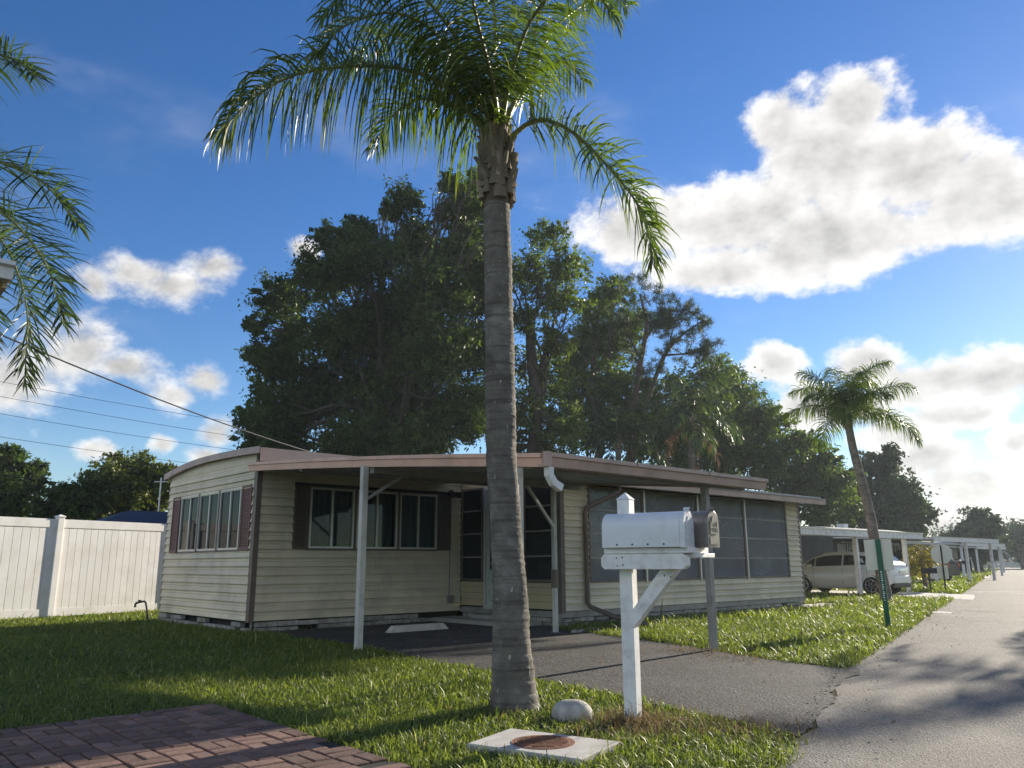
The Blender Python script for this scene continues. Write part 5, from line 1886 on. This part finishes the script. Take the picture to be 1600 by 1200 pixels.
tree('broadleaf_tree', 'rounded tree left of the leaning roadside palm', 'tree', 58,
     [(1285, 720, 30), (1265, 750, 34), (1310, 755, 32), (1285, 790, 40), (1245, 770, 34), (1325, 795, 28), (1255, 690, 24)],
     28, 48, .17, 'broad', 55, depth=2.4, trunk_px=1285, trunk_r=.3)
tree('broadleaf_tree', 'dark domed tree directly behind the leaning roadside palm', 'tree', 68,
     [(1365, 722, 26), (1390, 715, 22), (1345, 760, 36), (1395, 755, 36), (1420, 785, 32), (1370, 800, 44), (1425, 815, 30), (1330, 800, 34), (1445, 800, 22), (1400, 820, 36)],
     28, 48, .19, 'farleaf', 56, depth=3, trunk_px=1375, trunk_r=.35)
tree('broadleaf_tree', 'distant dark tree above the hedge near the end of the road', 'tree', 88,
     [(1525, 810, 20), (1545, 820, 20), (1530, 840, 26), (1555, 845, 20), (1505, 835, 18), (1500, 855, 20), (1480, 845, 16), (1545, 862, 20), (1475, 862, 16)],
     26, 36, .24, 'farleaf', 57, depth=3, trunk_px=1530, trunk_r=.4)
tree('broadleaf_tree', 'distant hazy tree at the right edge closing the road', 'tree', 118,
     [(1590, 832, 18), (1605, 840, 24), (1580, 850, 18), (1600, 860, 22), (1630, 835, 24)],
     26, 34, .3, 'farleaf', 58, depth=3, trunk_px=1600, trunk_r=.4)
tree('broadleaf_tree', 'yellow green tree standing past the fence beside the end wall', 'tree', 38,
     [(190, 735, 30), (225, 728, 24), (160, 750, 30), (245, 745, 22), (215, 765, 32), (180, 785, 36), (240, 785, 28), (265, 735, 16), (260, 770, 22)],
     24, 42, .115, 'yleaf', 59, depth=2, trunk_px=215, trunk_r=.22)
tree('broadleaf_tree', 'dark low tree in the middle of the row past the fence', 'tree', 36,
     [(120, 770, 26), (95, 790, 28), (130, 795, 30), (90, 770, 16), (70, 800, 24)],
     26, 44, .11, 'oak', 60, depth=1.6, trunk_px=110, trunk_r=.2)
tree('broadleaf_tree', 'dark tree at the far left edge past the fence', 'tree', 40,
     [(15, 715, 26), (30, 740, 26), (0, 760, 34), (55, 735, 20), (40, 780, 30), (-10, 720, 30), (65, 755, 14), (5, 795, 30)],
     24, 44, .115, 'oak', 61, depth=2, trunk_px=15, trunk_r=.25)

# ---- pine with long bare limbs ending in needle tufts
rng = np.random.default_rng(64)
pb = at(985, 880, 46)
pine = thing('pine_tree', (pb[0], pb[1], 0), 'open pine with crooked bare limbs and needle tufts against the cloud', 'tree')
po = (pb[0], pb[1], 0)
limb_px = [[(985, 720), (990, 640), (1000, 570), (1010, 510), (1000, 460)],
           [(1000, 660), (1028, 580), (1045, 545), (1070, 520), (1100, 500)],
           [(1040, 555), (1075, 552), (1100, 545), (1112, 540)],
           [(1005, 540), (1025, 500), (1040, 480)], [(1000, 560), (980, 520), (965, 490)],
           [(1010, 515), (1035, 500), (1055, 498)], [(1045, 548), (1050, 520), (1060, 495), (1072, 478)], [(1015, 610), (1000, 560)]]
q = MB()
tips = []
for k, lp_ in enumerate(limb_px):
    ys = [46 + rng.uniform(-.6, .6) for _ in lp_]
    pts = smooth_path([at(x, y, Y) for (x, y), Y in zip(lp_, ys)], 12)
    r0 = (.26, .16, .07, .07, .08, .05, .06, .06)[k]
    q.tube(pts, [r0 * (1 - .75 * i / (len(pts) - 1)) for i in range(len(pts))], 8, cap=False)
    for i in range(3, len(pts)):
        for m in range(2 if k else 1):
            d = rng.normal(size=3)
            e = pts[i] + d / np.linalg.norm(d) * rng.uniform(.4, .95)
            q.tube([pts[i], (pts[i] + e) / 2 + rng.normal(size=3) * .06, e], [.028, .02, .01], 5, cap=False)
            tips.append(e)
            tips.append((pts[i] + e) / 2)
q.tube([(pb[0], pb[1], -.1), at(985, 720, 46)], [.34, .27], 10)
for (x, y) in ((1000, 440), (975, 450), (1030, 455), (1050, 470), (985, 470), (1070, 480), (1095, 490), (1108, 505), (1085, 520), (1112, 545), (1100, 560), (1060, 560), (1015, 445), (1040, 500), (1005, 490), (960, 460), (950, 480)):
    for m in range(6):
        tips.append(at(x + rng.normal() * 8, y + rng.normal() * 6, 46 + rng.uniform(-.8, .8)))
q.build('trunk', 'pinebark', pine, off=po, smooth=True)
V, Fq = [], []
tips = np.array(tips)
nn = len(tips) * 46
idx = np.repeat(np.arange(len(tips)), 46)
d = rng.normal(size=(nn, 3)) + np.array([0, 0, .35])
d /= np.linalg.norm(d, axis=1)[:, None]
o_ = tips[idx] + rng.normal(size=(nn, 3)) * .07
e_ = o_ + d * rng.uniform(.2, .38, nn)[:, None]
w_ = np.cross(d, rng.normal(size=(nn, 3)))
w_ /= np.linalg.norm(w_, axis=1)[:, None]
V = np.stack([o_ - w_ * .012, o_ + w_ * .012, e_ + w_ * .006, e_ - w_ * .006], 1).reshape(-1, 3)
np_mesh('needles', 'pine', V, np.arange(nn * 4).reshape(-1, 4), None, np.repeat(rng.uniform(0, 1, nn), 4), pine, off=po)

# ---- hedge near the end of the road
hc = RE + RD * 88 - RP * 4.5
rng = np.random.default_rng(70)
hd = thing('clipped_hedge', (hc[0], hc[1], 0), 'dark clipped hedge on the verge near the end of the road', 'hedge')
cs = [np.array([hc[0], hc[1], .9]) + np.array([RD[0] * a, RD[1] * a, 0]) - np.array([RP[0] * b, RP[1] * b, 0]) for a in np.linspace(-4, 6, 9) for b in (0, 1.6, 3.2, 4.8)]
V, F_, shd = leaf_cloud(np.array(cs), np.full(len(cs), 1.15), 26, 30, .13, rng, .85)
np_mesh('foliage', 'oak', V, F_, None, shd, hd, off=(hc[0], hc[1], 0))
MB().box(-2.5, 2.5, -.8, .8, 0, 1.1).build('inner_stems', 'dark', hd)

# far wood closing the horizon
rng = np.random.default_rng(71)
cs, rs = [], []
for a in np.linspace(-52, 62, 90):
    D = 190 + rng.uniform(-12, 25)
    for k in range(2):
        r_ = rng.uniform(2.6, 4.6)
        cs.append((D * math.sin(rad(a)), D * math.cos(rad(a)), r_ * .8 + k * rng.uniform(1.0, 3.0)))
        rs.append(r_)
V, F_, shd = leaf_cloud(np.array(cs), np.array(rs), 18, 26, .5, rng, .85)
o = np_mesh('far_wood', 'farleaf', V, F_, None, shd)
tag(o, 'low dark line of far trees along the horizon', 'wood', kind='stuff')

# ================================================================== WIRES
def wire(label, pts, r_, sag=.0):
    q = MB()
    a, b = np.array(pts[0]), np.array(pts[1])
    P_ = [a + (b - a) * t - np.array([0, 0, sag * 4 * t * (1 - t)]) for t in np.linspace(0, 1, 25)]
    o = q.tube(P_, r_, 6).build('overhead_cable', 'cable', None, off=tuple(P_[0]), smooth=True)
    o.location = tuple(P_[0])
    tag(o, label, 'cable', 'overhead cables')


roof_end = uw(9.3, 15.2, 3.22)
wire('thick black service cable sloping down to the home roof', (at(-120, 470, 9.0), roof_end), .011, .16)
wire('uppermost of the thin wires crossing the left sky', (at(-200, 556, 46), at(520, 682, 62)), .014, .3)
wire('second thin wire from the top crossing the left sky', (at(-200, 580, 46), at(520, 703, 62)), .014, .3)
wire('third thin wire from the top crossing the left sky', (at(-200, 610, 46), at(520, 722, 62)), .014, .3)
wire('lowest thin wire in the left sky above the trees', (at(-200, 650, 46), at(520, 748, 62)), .014, .3)
wire('upper dark wire in front of the trees past the fence', (at(-200, 712, 33), at(520, 800, 40)), .022, .2)
wire('lower dark wire in front of the trees past the fence', (at(-200, 726, 33), at(520, 806, 40)), .018, .2)

# ================================================================== GRASS
slab_poly = slab_pts
home_poly = [uw2(UE + .02, WL + .02), uw2(UA, WL), uw2(UA + .02, WA + .0), uw2(UB, WA), uw2(UB, WB), uw2(UE + .02, WB)]
road_rect = [tuple(RE - RD0 * 30), tuple(RE), tuple(RE + RD * 160), tuple(RE + RD * 160 + RP * 6.2), tuple(RE - RD * 30 + RP * 6.2)]
drive_big = [uw2(*p) for p in drive_uw]


def vnoise(P_, s, seed):
    r_ = np.random.default_rng(seed)
    out = 0
    for k in range(5):
        d = r_.normal(size=2)
        d /= np.linalg.norm(d)
        d2 = np.array([-d[1], d[0]])
        f_ = s * r_.uniform(.6, 1.7)
        out = out + np.sin(P_ @ d * f_ + r_.uniform(0, 6) + 1.3 * np.sin(P_ @ d2 * f_ * .7 + r_.uniform(0, 6)))
    return out / 5


def blades(P_, L_, W_, rng, lean, shade):
    n = len(P_)
    a = rng.uniform(0, 2 * math.pi, n)
    h = np.stack([np.cos(a), np.sin(a), np.zeros(n)], 1)
    e0 = np.clip(rng.normal(.95, .38, n), .15, 1.5)
    e1 = e0 - rng.uniform(.3, 1.5, n) * lean
    base = np.concatenate([P_, np.full((n, 1), .0)], 1)
    d0 = h * np.cos(e0)[:, None] + np.array([0, 0, 1]) * np.sin(e0)[:, None]
    d1 = h * np.cos(e1)[:, None] + np.array([0, 0, 1]) * np.sin(e1)[:, None]
    mid = base + d0 * (L_ * .5)[:, None]
    tip = mid + d1 * (L_ * .55)[:, None]
    tip[:, 2] = np.maximum(tip[:, 2], .006)
    a2 = a + math.pi / 2 + rng.normal(0, .5, n)
    w_ = np.stack([np.cos(a2), np.sin(a2), np.zeros(n)], 1)
    V = np.stack([base - w_ * (W_ * .35)[:, None], base + w_ * (W_ * .35)[:, None], mid - w_ * (W_ * .5)[:, None], mid + w_ * (W_ * .5)[:, None], tip], 1).reshape(-1, 3)
    b = np.arange(n) * 5
    Fq = np.stack([b, b + 1, b + 3, b + 2], 1)
    Ft = np.stack([b + 2, b + 3, b + 4], 1)
    return V, Fq, Ft, np.repeat(shade, 5)


def sample(n, ymin, ymax, rng):
    y = np.sqrt(rng.uniform(ymin ** 2, ymax ** 2, n))
    x = y * rng.uniform(-.74, .74, n)
    return np.stack([x, y], 1)


rng = np.random.default_rng(91)
Vs, Qs, Ts, Hs = [], [], [], []
tot = 0
for (ya, yb_, dens, wd, ln, lean) in ((3.6, 6.6, 6200, .0058, .052, 1.1), (6.6, 10, 4600, .0072, .055, 1.1), (10, 16, 2100, .0105, .062, 1.1), (16, 26, 560, .019, .075, 1.0), (26, 48, 120, .045, .11, .8), (48, 100, 18, .1, .14, .7)):
    area = .74 * (yb_ ** 2 - ya ** 2)
    P_ = sample(int(area * dens), ya, yb_, rng)
    bad = inpoly(P_, slab_poly) | inpoly(P_, home_poly)
    jit = rng.normal(0, .03, P_.shape)
    bad |= inpoly(P_ + jit, drive_big) | inpoly(P_ + jit * 1.3, road_rect) | inpoly(P_ + jit * .9, patio_poly)
    for wk in walks:
        bad |= inpoly(P_, wk)
    # thin where the thatch shows
    nz = vnoise(P_, 2.2, 5) + .6 * vnoise(P_, 6.5, 6)
    bad |= rng.uniform(0, 1, len(P_)) < np.clip(.18 - .35 * nz, 0, .75)
    P_, nz = P_[~bad], nz[~bad]
    n = len(P_)
    tall = np.clip(.5 + .5 * vnoise(P_, 1.4, 9), 0, 1)
    right = inpoly(P_, [uw2(9, 4), uw2(60, 15), uw2(60, 40), uw2(19.3, 10.4), uw2(10.6, 10.4), uw2(9.9, 9)])
    L_ = ln * rng.lognormal(0, .32, n) * (.65 + .75 * tall) * np.where(right, 1.45, 1.0)
    long_ = rng.uniform(0, 1, n) < .02
    L_ = np.where(long_, L_ * 1.9, L_)
    sh = np.clip(rng.normal(.42, .2, n) + .12 * vnoise(P_, 3.1, 12) + .08 * right, 0, .79)
    sh = np.where(rng.uniform(0, 1, n) < .05, rng.uniform(.85, 1, n), sh)
    v, fq, ft_, hh = blades(P_, L_, wd * rng.uniform(.6, 1.6, n), rng, lean, sh)
    Qs.append(fq + tot)
    Ts.append(ft_ + tot)
    tot += len(v)
    Vs.append(v)
    Hs.append(hh)
o = np_mesh('lawn_grass', 'grass', np.concatenate(Vs), np.concatenate(Qs), np.concatenate(Ts), np.concatenate(Hs))
tag(o, 'rough green lawn grass covering the yard and verges', 'grass', kind='stuff')
print('grass blades', tot // 5)
# broad leaved weeds and clover in patches
Pw = sample(5200, 3.8, 15, rng)
keep = ~(inpoly(Pw, slab_poly) | inpoly(Pw, home_poly) | inpoly(Pw, drive_big) | inpoly(Pw, road_rect) | inpoly(Pw, patio_poly))
keep &= (vnoise(Pw, 1.7, 31) + .5 * vnoise(Pw, 4.5, 32)) > .18
Pw = Pw[keep]
nl = 7
nw = len(Pw)
ang = (np.arange(nl) * 2 * math.pi / nl)[None, :] + rng.uniform(0, 6.28, (nw, 1)) + rng.normal(0, .25, (nw, nl))
ll = rng.uniform(.014, .034, (nw, 1)) * rng.uniform(.7, 1.3, (nw, nl))
el_ = rng.uniform(.1, .8, (nw, nl))
ca, sa, ce, se = np.cos(ang), np.sin(ang), np.cos(el_), np.sin(el_)
c0 = np.concatenate([Pw, rng.uniform(.018, .04, (nw, 1))], 1)[:, None, :]
dv = np.stack([ca * ce, sa * ce, se], 2) * ll[..., None]
sv_ = np.stack([-sa, ca, np.zeros_like(sa)], 2) * ll[..., None] * .42
Vw = np.stack([c0 + dv * .1, c0 + dv * .65 - sv_, c0 + dv * 1.15 - np.array([0, 0, .004]), c0 + dv * .65 + sv_], 2).reshape(-1, 3)
o = np_mesh('lawn_weeds', 'grass', Vw, np.arange(nw * nl * 4).reshape(-1, 4), None, np.repeat(rng.uniform(.1, .7, nw), nl * 4))
tag(o, 'low broad leaved weeds growing in patches through the lawn', 'weeds', kind='stuff')
# straggling dry grass round the mailbox post and on the drive corner, and tufts at hard edges
Vs, Qs, Ts, Hs = [], [], [], []
tot = 0
for (cx, cy, s, n, L0) in ((.85, 5.98, .13, 900, .12), (1.0, 5.85, .18, 500, .1), (1.55, 5.75, .2, 900, .07), (.66, 5.62, .22, 700, .07), (2.3, 10.7, .25, 350, .09), (2.7, 9.9, .3, 350, .07), (-.05, 6.45, .2, 300, .07)):
    P_ = rng.normal(size=(n, 2)) * s + np.array([cx, cy])
    P_ = P_[~inpoly(P_, slab_poly)]
    v, fq, ft_, hh = blades(P_, L0 * rng.lognormal(0, .4, len(P_)), .005 * rng.uniform(.6, 1.4, len(P_)), rng, 1.1, rng.uniform(0, 1, len(P_)))
    Qs.append(fq + tot)
    Ts.append(ft_ + tot)
    tot += len(v)
    Vs.append(v)
    Hs.append(hh)
o = np_mesh('dry_grass', 'drygrass', np.concatenate(Vs), np.concatenate(Qs), np.concatenate(Ts), np.concatenate(Hs))
tag(o, 'straw coloured dry grass round the mailbox post and drive edge', 'grass', kind='stuff')

# fallen leaves and bits of frond on the paving and along its edges
rng = np.random.default_rng(123)
n = 700
t_ = rng.uniform(-4.5, 30, n)
side = np.abs(rng.normal(0, .35, n))
P1 = np.array([RE + (RD if a > 0 else RD0) * a + RP * b for a, b in zip(t_, side)])
k2 = 260
P2 = np.array([uw2(a, b) for a, b in zip(rng.uniform(5.6, 9.6, k2), rng.uniform(4.2, 12.8, k2))])
k3 = 70
P3 = np.array([uw2(a, b) for a, b in zip(rng.uniform(.4, 2.8, k3), rng.uniform(4.2, 6.7, k3))])
P_ = np.concatenate([P1, P2, P3])
z_ = np.concatenate([np.full(n, .008), np.full(k2, .016), np.full(k3, .034)])
m_ = len(P_)
a_ = rng.uniform(0, 6.28, m_)
l_ = rng.uniform(.006, .022, m_)
w_ = l_ * rng.uniform(.25, .6, m_)
dx = np.stack([np.cos(a_) * l_, np.sin(a_) * l_, rng.normal(0, .003, m_)], 1)
dy = np.stack([-np.sin(a_) * w_, np.cos(a_) * w_, rng.normal(0, .003, m_)], 1)
c_ = np.concatenate([P_, z_[:, None] + .004], 1)
V = np.stack([c_ - dx, c_ - dy, c_ + dx, c_ + dy], 1).reshape(-1, 3)
o = np_mesh('leaf_litter', 'drygrass', V, np.arange(m_ * 4).reshape(-1, 4), None, np.repeat(rng.uniform(0, 1, m_), 4))
tag(o, 'scattered dry leaf bits on the drive and along the road edge', 'leaf litter', kind='stuff')


# ================================================================== AIR
hz = MB().box(-190, 210, -40, 225, -1.5, 30).build('haze', 'dark')
hm = bpy.data.materials.new('thin_haze')
hm.use_nodes = True
hn = hm.node_tree
hn.nodes.remove(hn.nodes['Principled BSDF'])
pv = hn.nodes.new('ShaderNodeVolumePrincipled')
pv.inputs['Color'].default_value = (.8, .9, 1.0, 1)
pv.inputs['Density'].default_value = .00045
pv.inputs['Anisotropy'].default_value = .3
hn.links.new(pv.outputs[0], hn.nodes['Material Output'].inputs['Volume'])
hz.data.materials.clear()
hz.data.materials.append(hm)
tag(hz, 'thin evening haze hanging over the whole street', 'haze', kind='stuff')
